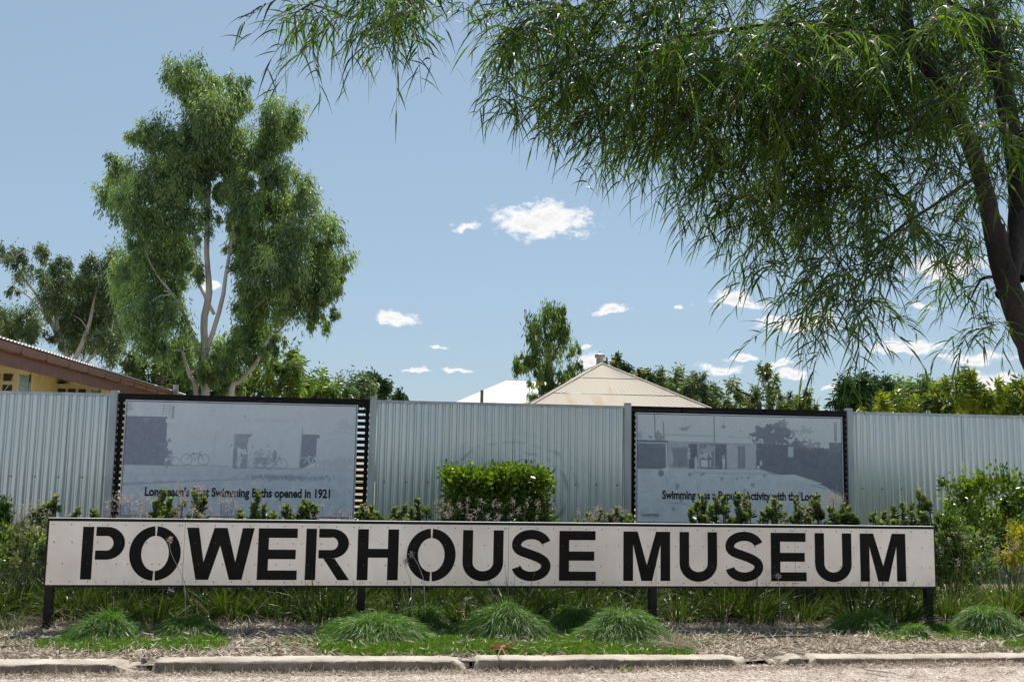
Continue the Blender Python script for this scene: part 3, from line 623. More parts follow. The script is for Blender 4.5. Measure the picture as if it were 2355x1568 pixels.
    a.line([(440, 985), (580, 990)], 14, .45, .8); a.line([(160, 885), (270, 872)], 10, .5, .7); a.ell(190, 690, 60, 22, .32, 14, .7, 30); a.ell(200, 765, 60, 14, .3, 12, .6, 30)
    a.D += .10*(a.n[230]-.5)+.07*(a.n[120]-.5)+.06*(a.n[60]-.5)+.06*(a.n[24]-.5)+.07*(a.n[4]-.5)
    return a
def board_mat(name, light, dark):
    m, nt, p, out = mat_base(name); N = nt.nodes.new; L = nt.links.new
    at = N('ShaderNodeAttribute'); at.attribute_name = 'var'
    mix = N('ShaderNodeMix'); mix.data_type = 'RGBA'; L(at.outputs['Fac'], mix.inputs[0]); mix.inputs[6].default_value = (*light, 1); mix.inputs[7].default_value = (*dark, 1)
    L(mix.outputs[2], p.inputs['Base Color']); p.inputs['Roughness'].default_value = .34
    return m
M['print1'] = board_mat('baths_print', (.78, .84, .885), (.15, .175, .27))
M['print2'] = board_mat('pool_print', (.70, .78, .81), (.10, .13, .185))
M['border'] = plain('navy_border_line', (.035, .045, .085), .5)
BY = FY-.052
def text_mesh(s, x0, x1, zbase, cap, y, mat, parent, name='caption', fat=.012):
    cu = bpy.data.curves.new('caption', 'FONT'); cu.body = s; cu.size = 1; cu.offset = fat; cu.resolution_u = 3
    o = bpy.data.objects.new('caption_curve', cu); col.objects.link(o)
    dg = bpy.context.evaluated_depsgraph_get(); me = bpy.data.meshes.new_from_object(o.evaluated_get(dg)); bpy.data.objects.remove(o)
    co = np.empty(len(me.vertices)*3, np.float32); me.vertices.foreach_get('co', co); co = co.reshape(-1, 3)
    lo, hi = co[:, 0].min(), co[:, 0].max(); hcap = .70
    V = np.stack([x0+(co[:, 0]-lo)/(hi-lo)*(x1-x0), np.full(len(co), y), zbase+co[:, 1]/hcap*cap], -1)
    me.vertices.foreach_set('co', V.astype(np.float32).ravel()); me.update(); me.materials.clear()
    return link(name, me, mat, parent)
def board(corners, art, mat, label, texts):
    tl, tr, bl, br = [P(*c, BY) for c in corners]
    x0, x1, z1, z0 = (tl[0]+bl[0])/2, (tr[0]+br[0])/2, (tl[2]+tr[2])/2, (bl[2]+br[2])/2
    t = empty('photo_board', ((x0+x1)/2, BY, z0), label, 'sign board', 'printed history boards on the fence')
    boxo('board', x0, x1, BY, BY+.002, z0, z1, M['boardedge'], t)
    e = .013; bx0, bx1, bz0, bz1 = x0+e, x1-e, z0+e, z1-e
    U = np.linspace(bx0, bx1, art.nx); W = np.linspace(bz1, bz0, art.ny); X, Z = np.meshgrid(U, W)
    V = np.stack([X, np.full_like(X, BY-.0012), Z], -1).reshape(-1, 3); i = np.arange(art.ny-1)[:, None]*art.nx+np.arange(art.nx-1)[None]
    F = np.stack([i, i+art.nx, i+art.nx+1, i+1], -1).reshape(-1, 4)
    link('printed_picture', mesh_np('printed_picture', V, F, np.clip(art.D, 0, 1).ravel()), mat, t)
    bm = bmesh.new(); w = .006
    for a in ((bx0, bx1, bz1-w, bz1), (bx0, bx1, bz0, bz0+w), (bx0, bx0+w, bz0+w, bz1-w), (bx1-w, bx1, bz0+w, bz1-w)): box_bm(bm, a[0], a[1], BY-.0022, BY-.0016, a[2], a[3])
    me = bpy.data.meshes.new('border_line'); bm.to_mesh(me); bm.free(); link('border_line', me, M['border'], t)
    for s, (ax, ay), (bx, by), cap, fat, nm in texts:
        a, b = P(ax, ay, BY), P(bx, by, BY); text_mesh(s, a[0], b[0], (a[2]+b[2])/2, cap, BY-.003, M['ink'], t, nm, fat)
    return t, (x0, x1, z0, z1)
k = .5885
board([(489*k, 1560.5*k), (1400*k, 1582*k), (464.6*k, 2019*k), (1383*k, 2028*k)], art_baths(), M['print1'],
      'grey blue printed board of bicycles outside swimming baths with black caption',
      [('Longreach\u2019s First Swimming Baths opened in 1921', (565*k, 1934.6*k), (1289*k, 1945.5*k), .088, .036, 'caption')])
tb, (bx0, bx1, bz0, bz1) = board([(2481.5*k, 1611.5*k), (3288.7*k, 1628*k), (2484*k, 2046*k), (3300*k, 2052*k)], art_pool(), M['print2'],
      'grey blue printed board of swimmers in a pool with black caption',
      [('Swimming was a Popular Activity with the Locals', (2586.5*k, 1948*k), (3206*k, 1954.5*k), .088, .036, 'caption'),
       ('Longreach Region', (2509*k, 2013*k), (2572*k, 2014*k), .024, .02, 'logo_lettering')])
a0, a1 = P(2507*k, 2016*k, BY), P(2575*k, 2017*k, BY)
boxo('logo_rule', a0[0], a1[0], BY-.0030, BY-.0025, a0[2]-.004, a0[2]-.001, M['ink'], tb)
boxo('logo_rule', a0[0]+.03, a1[0]-.03, BY-.0030, BY-.0025, a0[2]-.014, a0[2]-.011, M['boardedge'], tb)
st = stroke(arc(a0[0]+.01, a0[2]+.03, .022, .034, 95, 250, 14), .0022)
polyo('logo_arc', [[(q[0], BY-.003, q[1]) for q in p] for p in st], M['ink'], tb)
#==PART2==
# ------------------------------------------------------------------ yellow house with brown gutter
house = empty('yellow_house', (-8.0, 21, 0), 'pale yellow house with brown gutter and fascia behind the corrugated fence', 'house')
EX, WX = -5.8, -7.0; ga, gb = 12.6, 29.0
boxo('wall', WX-6, WX, ga+.6, gb-.5, -.1, 2.86, M['yellow'], house)
polyo('soffit', [[(EX-.02, ga, 2.60), (EX-.02, gb, 2.60), (WX-.1, gb, 2.78), (WX-.1, ga, 2.78)]], M['soffit'], house)
boxo('fascia', EX-.045, EX-.012, ga, gb, 2.50, 2.703, M['fascia'], house)
ys = list(np.arange(ga+.15, gb, 1.17))+[gb]; y0 = ga
for y1 in ys:                                                   # quad gutter in lengths with joints
    prof = [(EX-.011, 2.705), (EX+.085, 2.705), (EX+.105, 2.73), (EX+.105, 2.805), (EX+.115, 2.828), (EX+.10, 2.838), (EX-.011, 2.832)]
    bm = bmesh.new(); a = [bm.verts.new((x, y0+.006, z)) for x, z in prof]; b = [bm.verts.new((x, y1-.006, z)) for x, z in prof]; n = len(prof)
    for i in range(n): bm.faces.new([a[i], a[(i+1) % n], b[(i+1) % n], b[i]])
    bm.faces.new(a[::-1]); bm.faces.new(b); bmesh.ops.recalc_face_normals(bm, faces=bm.faces)
    me = bpy.data.meshes.new('gutter_length'); bm.to_mesh(me); bm.free(); link('gutter_length', me, M['brown'], house)
    boxo('gutter_joint', EX-.01, EX+.108, y1-.008, y1+.008, 2.70, 2.825, M['black'], house) if y1 < gb-.1 else None
    y0 = y1
def corr_roof(name, ox, oy, oz, du, dv, nu, lu, mat, parent, depth=.012, pitch=.0762*2):
    """sheet: ripples along du (lu metres), runs along dv"""
    du = np.array(du, float)/np.linalg.norm(du); dv = np.array(dv, float); nn = np.cross(du, nrm(dv)); nn = nn*np.sign(nn[2])
    u = np.arange(0, lu, pitch/6); h = depth*np.cos(u/pitch*2*math.pi)
    A = np.array([ox, oy, oz])+u[:, None]*du+h[:, None]*nn; n = len(u)
    V = np.concatenate([A, A+dv]); F = np.array([(i, i+1, n+i+1, n+i) for i in range(n-1)])
    return link(name, mesh_np(name, V, F, smooth=True), mat, parent)
corr_roof('roof', EX+.13, ga, 2.862, (0, 1, 0), (-7.0, 0, 1.05), 0, gb-ga, M['roofwhite'], house, .016)
def window_box(y0, y1, z0, z1, cols, rows):
    w = boxo('window_box', WX-.2, -6.32, y0, y1, z0, z1, M['cream'], house)
    xa, xb = WX+.02, -6.36; cw = (xb-xa)/cols; chh = (z1-z0-.12)/rows
    for i in range(cols):
        for j in range(rows):
            boxo('pane', xa+i*cw+.035, xa+(i+1)*cw-.02, y0-.012, y0-.003, z0+.05+j*chh+.035, z0+.05+(j+1)*chh-.03, M['glass'], w)
    n = 9
    for j in range(n):
        zz = z0+.05+(z1-z0-.14)*j/n; hh = (z1-z0-.14)/n
        polyo('louvre_blade', [[(-6.312, y0+.08, zz), (-6.312, y1-.14, zz), (-6.318+.012, y1-.14, zz+hh*.94), (-6.318+.012, y0+.08, zz+hh*.94)]], M['louvre'], w)
    boxo('louvre_frame', -6.319, -6.305, y1-.13, y1-.07, z0+.04, z1-.06, M['glass'], w)
    for yy in (y0, y1-.05): boxo('frame_stile', -6.319, -6.296, yy+.002, yy+.048, z0, z1, M['cream'], w)
window_box(float(Xp(38, 870, -6.32)[1]), float(Xp(72, 870, -6.32)[1]), 1.55, float(Xp(38, 846, -6.32)[2]), 3, 5)
window_box(float(Xp(205, 890, -6.32)[1]), float(Xp(232, 890, -6.32)[1]), 1.55, float(Xp(205, 884, -6.32)[2]), 3, 4)
polyo('dark_wall_patch', [[(WX+.004, 22.2+.0, 2.70), (WX+.004, 23.3, 2.70), (WX+.004, 23.2, 2.52), (WX+.004, 22.3, 2.50)]], plain('dark_wall_patch', (.10, .075, .03), .9, noise=.4, scale=4), house)  # dark brown patch on the wall just below the soffit
for v in (( -6.0, 17.0), (-6.0, 18.3), (-6.0, 22.5), (-6.0, 23.6)):
    pth = smooth_path([(v[0], v[1], 2.56), (v[0]-.08, v[1], 2.35), (v[0]-.35, v[1]+.1, 1.95), (v[0]-.62, v[1]+.2, 1.7)], 10)
    link('hanging_cable', tubes_mesh('hanging_cable', [tube(pth, [.007, .007], 5)]), M['cap'], house)
pp = P(632*k+0, 1520*k, 24)
boxo('vent_pipe', EX+.13, EX+.25, 27.2, 27.32, -.05, 3.02, M['flue'], house)

# ------------------------------------------------------------------ beige hip roofed house
bh = empty('beige_roof_house', (6.57, 31, 0), 'old house under a rust streaked beige corrugated hip roof with grey flue', 'house')
E0 = 2.62; xm = 6.57; ya = 28.0; hw = 2.95; yr = ya+hw+.2
apex = P(1384, 836, yr); az_ = float(apex[2]); xm = float(apex[0]); yb = 38.0
boxo('wall', xm-hw+.4, xm+hw-.4, ya+.4, yb-.4, -.1, E0-.05, M['wallpale'], bh)
def hip_face(name, p0, p1, a0, a1, mat, ncourse):
    """corrugated triangle/trapezoid: eave p0-p1, top a0-a1, ripples along the eave, in lapped courses"""
    p0, p1, a0, a1 = [np.array(q, float) for q in (p0, p1, a0, a1)]; n_ = nrm(np.cross(p1-p0, a0-p0)); n_ = n_*np.sign(n_[2]); lu = np.linalg.norm(p1-p0)
    for c in range(ncourse):
        t0, t1 = c/ncourse, (c+1)/ncourse; V = []; m = int(lu/.0762*4)
        for tt in (t0, t1):
            l, r_ = p0+(a0-p0)*tt, p1+(a1-p1)*tt; s = np.linspace(0, 1, m)
            q = l+(r_-l)*s[:, None]; uu = (q-p0)@nrm(p1-p0); q = q+n_*(.0065*np.cos(uu/.0762*2*math.pi)+(.012 if tt == t0 and c else 0)+.0)[:, None]; V.append(q)
        F = np.array([(i, i+1, m+i+1, m+i) for i in range(m-1)]); link(name, mesh_np(name, np.concatenate(V), F, smooth=True), mat, bh)
ap0 = (xm, yr, az_); ap1 = (xm, yb-hw, az_)
M['roofface'] = None
def roofmat():
    m, nt, p, out = mat_base('rust_streaked_roof'); N = nt.nodes.new; L = nt.links.new
    tc = N('ShaderNodeTexCoord'); mp = N('ShaderNodeMapping'); mp.inputs['Scale'].default_value = (2.2, .35, .35); L(tc.outputs['Object'], mp.inputs[0])
    nz = N('ShaderNodeTexNoise'); nz.inputs['Scale'].default_value = 1.5; nz.inputs['Detail'].default_value = 8; L(mp.outputs[0], nz.inputs['Vector'])
    n2 = N('ShaderNodeTexNoise'); n2.inputs['Scale'].default_value = .8; L(tc.outputs['Object'], n2.inputs['Vector'])
    mu = N('ShaderNodeMath'); mu.operation = 'MULTIPLY'; L(nz.outputs[0], mu.inputs[0]); L(n2.outputs[0], mu.inputs[1])
    r = N('ShaderNodeMapRange'); r.inputs['From Min'].default_value = .26; r.inputs['From Max'].default_value = .42; r.inputs['To Max'].default_value = .75; L(mu.outputs[0], r.inputs[0])
    mix = N('ShaderNodeMix'); mix.data_type = 'RGBA'; L(r.outputs[0], mix.inputs[0]); mix.inputs[6].default_value = (.60, .525, .43, 1); mix.inputs[7].default_value = (.52, .35, .23, 1)
    L(mix.outputs[2], p.inputs['Base Color']); p.inputs['Roughness'].default_value = .95; p.inputs['Specular IOR Level'].default_value = .08; return m
M['roofface'] = roofmat()
hip_face('roof_sheet_course', (xm-hw, ya, E0), (xm+hw, ya, E0), ap0, ap0, M['roofface'], 3)
hip_face('roof_sheet_course', (xm-hw, yb, E0), (xm-hw, ya, E0), ap1, ap0, M['roofface'], 3)
hip_face('roof_sheet_course', (xm+hw, ya, E0), (xm+hw, yb, E0), ap0, ap1, M['roofface'], 3)
for q in ((xm-hw, ya, E0), (xm+hw, ya, E0)):
    pa = np.array(q); pb = np.array(ap0); link('hip_cap', tubes_mesh('hip_cap', [tube([pa+(pb-pa)*t for t in np.linspace(0, 1, 20)], [.040, .040], 8)]), M['roofface'], bh)
link('ridge_cap', tubes_mesh('ridge_cap', [tube([np.array(ap0), np.array(ap1)], [.045, .045], 8)]), M['roofface'], bh)
def lathe(name, prof, c, mat, parent, sides=14):
    V = []; 
    for r_, z in prof: V += [(c[0]+r_*math.cos(a), c[1]+r_*math.sin(a), z) for a in np.linspace(0, 2*math.pi, sides, endpoint=False)]
    i = np.arange(len(prof)-1)[:, None]*sides; j = np.arange(sides)[None]; j2 = (j+1) % sides
    F = np.stack([i+j, i+j2, i+sides+j2, i+sides+j], -1).reshape(-1, 4); return link(name, mesh_np(name, V, F, smooth=False), mat, parent)
fl = P(1379, 836, yr+1.5); fz = float(P(1379, 808, yr+1.5)[2])
lathe('flue', [(.125, az_-.6), (.125, fz-.22), (.175, fz-.21), (.175, fz-.12), (.16, fz-.11), (.03, fz-.06), (.02, fz-.05), (.02, fz), (0.001, fz)], fl, M['flue'], bh)

# ------------------------------------------------------------------ white roofed shed
wh = empty('white_roof_building', (4.2, 44, 0), 'building with a plain bright white hip roof beyond the fence', 'house')
e0, e1 = P(1020, 936, 44), P(1330, 946, 44); r0, r1 = P(1163, 875, 48), P(1340, 880, 48); zE = float(e0[2]); zR = float(r0[2])
polyo('roof', [[(e0[0], 44, zE), (e1[0], 44, zE), (r1[0], 48, zR), (r0[0], 48, zR)], [(e0[0], 52, zE), (e0[0], 44, zE), (r0[0], 48, zR)], [(e1[0], 52, zE), (e0[0], 52, zE), (r0[0], 48, zR), (r1[0], 48, zR)]], M['roofwhite'], wh)
boxo('wall', e0[0]+.4, e1[0]-.2, 44.5, 51.5, -.1, zE-.03, M['wallpale'], wh)
pl = P(1108, 900, 20); pole = link('timber_pole', tubes_mesh('timber_pole', [tube([(pl[0], 20, -.1), (pl[0], 20, 1.0), (pl[0], 20, float(P(1108, 897, 20)[2]))], [.033, .032], 8)]), M['timber'])
tag(pole, 'thin weathered timber pole in front of the white roof', 'pole')

# ------------------------------------------------------------------ trees
def crown(lobes, Y, dens, LL, LW, droopdir=(0, 0, -1), hang=.7, spread=.22, dy=1.0, clump=90, squash=.9, inner=.45, fill_=0.0, ragged=.25):
    B, D, Vr = [], [], []
    lobes = list(lobes); base_ = list(lobes)
    for la in base_:
        for lb in base_:
            dd = math.hypot(la[0]-lb[0], la[1]-lb[1])
            if la[0] < lb[0] and dd < (la[2]+lb[2])*1.15 and RNG.uniform() < fill_: lobes.append(((la[0]+lb[0])/2+RNG.normal()*la[2]*.2, (la[1]+lb[1])/2+RNG.normal()*la[2]*.2, min(la[2], lb[2])*RNG.uniform(.35, .7), .8))
    for lb in lobes:
        vx, vy, rv = lb[:3]; dm = lb[3] if len(lb) > 3 else 1.0
        yy = Y + RNG.uniform(-1, 1)*dy; c = P(vx, vy, yy); Rw = rv*yy/FPX
        nc = max(3, int(dens*dm*(Rw/.6)**2))
        cc = c + rnd_dir(nc)*Rw*RNG.uniform(inner, .95, (nc, 1))*np.array([1, 1, squash])
        for q in cc:
            m = int(clump*RNG.uniform(.5, 1.4)); s = Rw*spread*RNG.uniform(.6, 1.25)
            if RNG.uniform() < ragged: q = q+nrm(q-c)*Rw*RNG.uniform(.05, .30)
            off = RNG.normal(size=(m, 3))*s*np.array([.85, .85, 1.5]); b = q+off-np.array([0, 0, s*.4])
            B.append(b); out = nrm(b-c)*.5
            D.append(np.array(droopdir)*hang + out*(1-hang)*1.6 + rnd_dir(m)*.45)
            Vr.append(np.clip(RNG.normal(.42, .27)+RNG.normal(0, .18, m), 0, 1))
    B = np.concatenate(B); D = np.concatenate(D); Vr = np.concatenate(Vr); n = len(B)
    return rhombs(B, D, LL*RNG.uniform(.7, 1.25, n), LW*RNG.uniform(.75, 1.2, n), Vr)
def limb(pts, Y, r0, r1, sides=8, n=14, dys=None, wob=.03):
    dys = dys or [0]*len(pts); w = [P(x, y, Y+d) for (x, y), d in zip(pts, dys)]
    return tube(smooth_path(w, n), [r0, r1], sides, wob)
def to_ground(pts, Y, x=None):
    p = P(*pts[0], Y); return [np.array([p[0] if x is None else x, Y, -.15])]+[P(a, b, Y) for a, b in pts]
def tree(name, label, lobes, Y, lm, bm_, limbs, dens, LL, LW, group=None, trunk_v=None, tr=.12, cat='tree', extra=None, **kw):
    bx = P(*(limbs[0][0][0] if limbs else trunk_v), Y)
    t = empty(name, (bx[0], Y, -.02), label, cat, group)
    tb = []
    for i, (pts, ra, rb) in enumerate(limbs):
        if i == 0 or pts[0][1] > 900:
            w = to_ground(pts, Y); tb.append(tube(smooth_path(w, 22), [ra*1.25, ra, (ra+rb)/2, rb], 9, .03))
        else: tb.append(limb(pts, Y, ra, rb))
    V, F, v = crown(lobes, Y, dens, LL, LW, **kw)
    # short twigs that carry the lobes
    c0 = P(*(limbs[0][0][-1] if limbs else trunk_v), Y)
    for lb in lobes[::2]:
        if limbs:
            allp = [q for l in limbs for q in l[0]]; a = min(allp, key=lambda q: (q[0]-lb[0])**2+(q[1]-lb[1])**2+(0 if q[1] > lb[1] else 3000))
            p0 = P(*a, Y); p1 = P(lb[0], lb[1], Y); mid = (p0+p1)/2+np.array([0, RNG.uniform(-.3, .3), .12*np.linalg.norm(p1-p0)])
            tb.append(tube(smooth_path([p0, mid, p1], 8), [tr*.22, tr*.06], 5))
    link('trunk', tubes_mesh('trunk', tb), bm_, t)
    parts = [(V, F, v)]
    o = link('crown', joinmesh('crown', parts), lm, t); o['kind'] = 'stuff'
    if extra:
        V, F, v = crown(extra[0], Y-.3, extra[2], LL*.5, LL*.4, hang=.1, clump=12, spread=.12); q = link('blossom', mesh_np('blossom', V, F, v), extra[1], t); q['kind'] = 'stuff'
    return t
def Z7(l): return [((a*.5442), (b*.5442+88.3), c*.5442, *r) for a, b, c, *r in l]
def z7(l): return [(a*.5442, b*.5442+88.3) for a, b in l]
gum = Z7([(820,160,100),(760,175,70),(1010,210,72),(930,300,120),(830,330,90),(1190,340,112),(1240,400,60),(620,400,70),(570,410,45),(740,430,110),(920,420,110),(1090,460,110),
  (500,560,72),(455,660,66),(640,610,120),(540,720,90),(780,590,100,.8),(1010,570,70,.7),(1180,560,80),(1290,660,95),(1150,690,110),(960,650,60,.6),(690,760,120),(820,730,80,.7),
  (1370,800,92),(1230,830,120),(1080,830,90,.8),(600,930,110),(730,910,110),(560,1050,90),(690,1070,110),(1430,940,68),(1330,980,110),(1190,980,120),(1070,1000,80,.8),(990,880,50,.5),
  (1410,1040,72),(1290,1100,90),(1150,1120,100),(1050,1130,80),(1350,1180,62,.8),(1410,1165,36),(600,1160,90),(730,1180,95),(770,1320,75),(890,1320,75),(1010,1290,90),(1100,1230,80),(1180,1280,46,.7),(500,1000,55),(700,1330,80),(960,1440,70),(1090,1330,60),(640,1280,70),(950,470,85),(1000,620,75),(1070,700,75),(880,640,55,.8),(1040,790,70),(790,500,90),(850,500,70),(960,540,60),(860,820,55,.6),(780,860,60),(1010,720,60,.7),(960,760,40,.5),(840,980,50,.5),(1030,930,60),(880,1400,60),(980,1390,60),(800,1410,50)])
tree('gum_tree', 'tall white trunked gum tree rising above the swimming baths board', gum, 26, M['l_gum'], M['gumbark'],
  [(z7([(867,1510),(865,1300),(862,1190),(882,1090),(880,1000),(872,880),(880,700),(885,560),(905,470),(912,330),(870,200)]), .088, .018),
   (z7([(868,1330),(900,1240),(940,1100),(960,960),(1000,760),(1030,600),(1100,480),(1190,350)]), .070, .016),
   (z7([(975,1510),(1010,1450),(1075,1380),(1130,1280),(1165,1250),(1280,1120)]), .068, .016),
   (z7([(828,1510),(800,1420),(768,1320)]), .065, .03),
   (z7([(825,1290),(790,1190),(727,1080),(640,960),(560,740)]), .06, .014),(z7([(905,1165),(830,1010),(820,880),(690,620)]), .05, .02),(z7([(955,990),(1000,950),(1090,880),(1160,800),(1290,680)]), .06, .018),
   (z7([(885,650),(820,600),(640,420)]), .045, .015),(z7([(905,600),(940,520),(930,430)]), .03, .012)],
  31, .135, .031, tr=.16, hang=.72, dy=1.0, clump=100, spread=.20, inner=.30, fill_=.6, ragged=.12)
g2 = Z7([(40,890,38),(70,930,45),(165,905,42),(110,985,45,.6),(260,960,46),(230,1020,66),(370,960,42),(400,1030,70),(330,1070,80),(230,1110,60),(480,950,66),(460,1050,76),(310,1170,80),(400,1150,70),(100,1190,70),(40,1220,66),(150,1240,50),(350,1250,80),(480,1190,90),(450,1290,76),(250,1270,40,.6),(-40,1180,60),(60,1060,26,.5)])
tree('gum_tree', 'sparse pale limbed gum tree standing behind the yellow house roof', g2, 38, M['l_gum2'], M['gumbark'],
  [(z7([(330,1500),(265,1305),(215,1200),(155,1085),(95,1005),(60,930)]), .09, .02),(z7([(262,1300),(235,1170),(240,1060),(255,970)]), .09, .02),(z7([(300,1390),(370,1230),(400,1100),(420,1030)]), .1, .02),(z7([(215,1200),(120,1090),(50,1060)]), .05, .015),(z7([(320,1440),(400,1330),(480,1300)]), .08, .03)],
  24, .17, .040, tr=.14, hang=.72, dy=1.2, clump=80, spread=.22, fill_=.25)
tree('weeping_tree', 'slender weeping tree between the white roof and the beige hip roof', [(1262,728,36),(1285,712,14),(1228,752,30),(1300,752,30),(1240,790,36),(1285,790,36),(1325,795,14,.7),(1200,826,24),(1183,842,16),(1225,835,26),(1270,845,30,.7),(1322,848,24),(1240,880,26),(1222,902,20),(1290,880,30)], 33, M['l_mid'], M['twig'],
  [([(1266,925),(1265,850),(1262,800),(1250,750),(1255,715)], .10, .025),([(1262,880),(1225,835),(1195,820)], .04, .012),([(1264,840),(1295,770),(1300,740)], .04, .012)], 20, .20, .040, tr=.10, hang=.95, dy=.6, clump=55, spread=.24, fill_=.2,
  extra=([(1228,882,8),(1255,872,8),(1240,876,6)], M['l_yelflower'], 8))
bg = [
 ('leafy_tree','dense bright green tree right of the gum trunks', [(655,835,34),(690,845,30),(640,870,34),(665,890,34),(620,850,30),(705,890,26)], 31, 'l_mid', 14, .20, .06, (660,900)),
 ('leafy_tree','dense green shrubby tree behind the gum trunks, below its crown', [(560,855,46),(520,880,40),(590,890,36),(450,870,44),(480,895,36)], 33, 'l_dark', 14, .20, .06, (520,900)),
 ('leafy_tree','pale leaved tree behind the far end of the brown gutter', [(380,835,36),(345,860,36),(400,870,36),(320,845,30),(420,895,30),(300,820,26)], 34, 'l_olive', 14, .20, .06, (370,890)),
 ('leafy_tree','low rounded tree behind the right part of baths board', [(735,885,34),(770,900,30),(710,905,30),(745,905,34)], 37, 'l_mid', 14, .22, .07, (740,905)),
 ('leafy_tree','grey green rounded tree over the baths board corner', [(800,885,30),(830,890,30),(850,905,24),(815,905,28),(785,905,24)], 41, 'l_gum2', 14, .2, .06, (815,905)),
 ('leafy_tree','small dark tree with knobbly crown behind the baths board corner', [(866,878,18),(880,890,16),(858,872,13),(888,905,14),(872,905,16)], 52, 'l_dark', 16, .26, .10, (872,905)),
 ('leafy_tree','tiny dark rounded treetop left of the white roof', [(925,909,13),(938,912,8),(913,914,8)], 60, 'l_dark', 18, .28, .11, (925,915)),
 ('leafy_tree','dark tree with orange pods behind the beige roof ridge', [(1420,833,15),(1445,836,14),(1405,840,12),(1460,858,16),(1435,855,18),(1485,858,18)], 40, 'l_dark', 12, .22, .08, (1440,880)),
 ('leafy_tree','olive drooping tree above the right slope of beige roof', [(1505,868,22),(1530,875,24),(1510,895,24),(1545,900,26)], 42, 'l_olive', 13, .24, .06, (1525,900)),
 ('leafy_tree','olive green tree beside the beige roof eave', [(1580,868,28),(1610,860,14),(1600,890,30),(1640,900,26),(1565,900,26),(1620,915,26),(1575,930,22)], 40, 'l_gum2', 13, .24, .06, (1600,920)),
 ('leafy_tree','thin crowned tree with yellowing leaves above the pool board', [(1690,890,24,.6),(1715,910,24,.8),(1760,850,18,.5),(1745,880,22,.5),(1775,875,20,.5),(1760,905,26,.9),(1790,915,26,.9),(1680,925,24),(1730,930,26),(1700,940,30),(1780,940,30),(1660,935,26)], 38, 'l_olive', 9, .20, .06, (1745,920)),
 ('leafy_tree','small scrubby tree with bare twigs above the pool board', [(1835,915,22,.8),(1855,925,18),(1815,930,20),(1860,905,10,.5),(1845,942,24),(1800,945,24),(1880,945,20)], 36, 'l_olive', 11, .18, .055, (1832,925)),
 ('leafy_tree','dark green dense round crowned tree behind the yellow green tree', [(1950,890,26),(1935,915,26),(1975,885,24),(2000,895,34),(2035,890,26),(1965,920,30),(2020,920,30)], 48, 'l_dark', 16, .26, .10, (1985,920)),
 ('leafy_tree','mid green dense tree right of the dark round crowned tree', [(2070,893,30),(2110,890,26),(2145,893,22),(2085,915,30),(2130,912,28)], 50, 'l_gum', 16, .26, .09, (2100,915)),
]
for nm, lab, lobes, Y, lm, dens, LL, LW, tv in bg:
    limbs = [([(tv[0], 960), (tv[0]-4, tv[1]), (lobes[0][0], lobes[0][1]+6)], .12, .03)]
    tree(nm, lab, lobes, Y, M[lm], M['twig'], limbs, dens, LL, LW, group='trees beyond the fence', trunk_v=tv, hang=.45, dy=1.2, clump=75, spread=.24, tr=.12, fill_=.3,
         extra=([(1408,836,5),(1455,860,9),(1483,850,5)], M['l_yelflower'], 5) if 'pods' in lab else None)
tree('mango_tree', 'big yellow green glossy leaved tree behind the right corrugated bay', [(2010,945,26),(2050,925,30),(2090,935,30),(2130,915,30),(2170,930,34),(2195,900,34),(2230,890,28),(2230,930,40),(2270,905,34),(2310,920,36),(2345,910,34),(2380,930,40),(2290,950,30),(2110,955,30),(2430,900,50),(2480,930,50)],
     19, M['l_mango'], M['twig'], [([(2230,990),(2225,940),(2215,905)], .1, .03),([(2228,950),(2320,915)], .06, .02)], 36, .17, .045, hang=.30, dy=.7, clump=75, fill_=.4, spread=.26, tr=.1)
# trees further along behind the screens, seen through the slats
for i, (vx, Y) in enumerate(((-420, 30), (2700, 26))):
    tree('leafy_tree', ['green tree beyond the fence past the yellow house', 'green tree beyond the fence past the yellow green tree'][i], [(vx,850,80),(vx+60,880,70),(vx-60,880,70),(vx,910,70)], Y, M['l_mid'], M['twig'], [([(vx,960),(vx,900)], .15, .05)], 9, .26, .09, group='trees beyond the fence', hang=.4)

# ------------------------------------------------------------------ the near tree with long drooping leaves
TY = 5.0
nt_ = empty('willow_wattle', (float(P(2535, 1400, TY)[0]), TY, 0), 'dark barked tree with long drooping willowy leaves overhanging the right side', 'tree')
tb = []
w = [np.array([P(2535, 1400, TY)[0], TY, -.15]), P(2515, 1250, TY), P(2465, 1060, TY), P(2392, 860, TY), P(2332, 700, TY), P(2300, 600, TY), P(2285, 520, TY)]
tb.append(tube(smooth_path(w, 40), [.12, .095, .080, .068, .060, .055], 14, .05))
tb.append(tube(smooth_path([P(2288, 560, TY), P(2262, 430, TY-.02), P(2215, 300, TY-.05), P(2150, 180, TY-.1), P(2095, 95, TY-.12), P(2070, -20, TY-.1), P(2030, -180, TY)], 40), [.052, .044, .04, .034, .028], 12, .05))
tb.append(tube(smooth_path([P(2312, 680, TY+.03), P(2335, 560, TY+.12), P(2338, 420, TY+.15), P(2310, 220, TY+.15), P(2272, 60, TY+.2), P(2255, -60, TY+.2), P(2240, -250, TY+.2)], 40), [.055, .052, .050, .042, .034], 12, .05))
tb.append(tube(smooth_path([P(2338, 480, TY+.12), P(2362, 330, TY+.1), P(2392, 150, TY), P(2430, -80, TY)], 24), [.046, .04, .03], 10, .05))
tb.append(tube(smooth_path([P(2340, 640, TY+.1), P(2372, 500, TY+.2), P(2400, 300, TY+.3)], 20), [.044, .04, .032], 10, .05))
def tb_limb(pts, r0, r1): tb.append(tube(smooth_path([P(x, y, TY+d) for x, y, d in pts], 22), [r0, r1], 7, .04))
tb_limb([(2110, 120, -.1), (1960, 60, -.2), (1760, 60, -.1), (1560, 90, .1), (1380, 130, .2), (1250, 180, .25)], .018, .004)
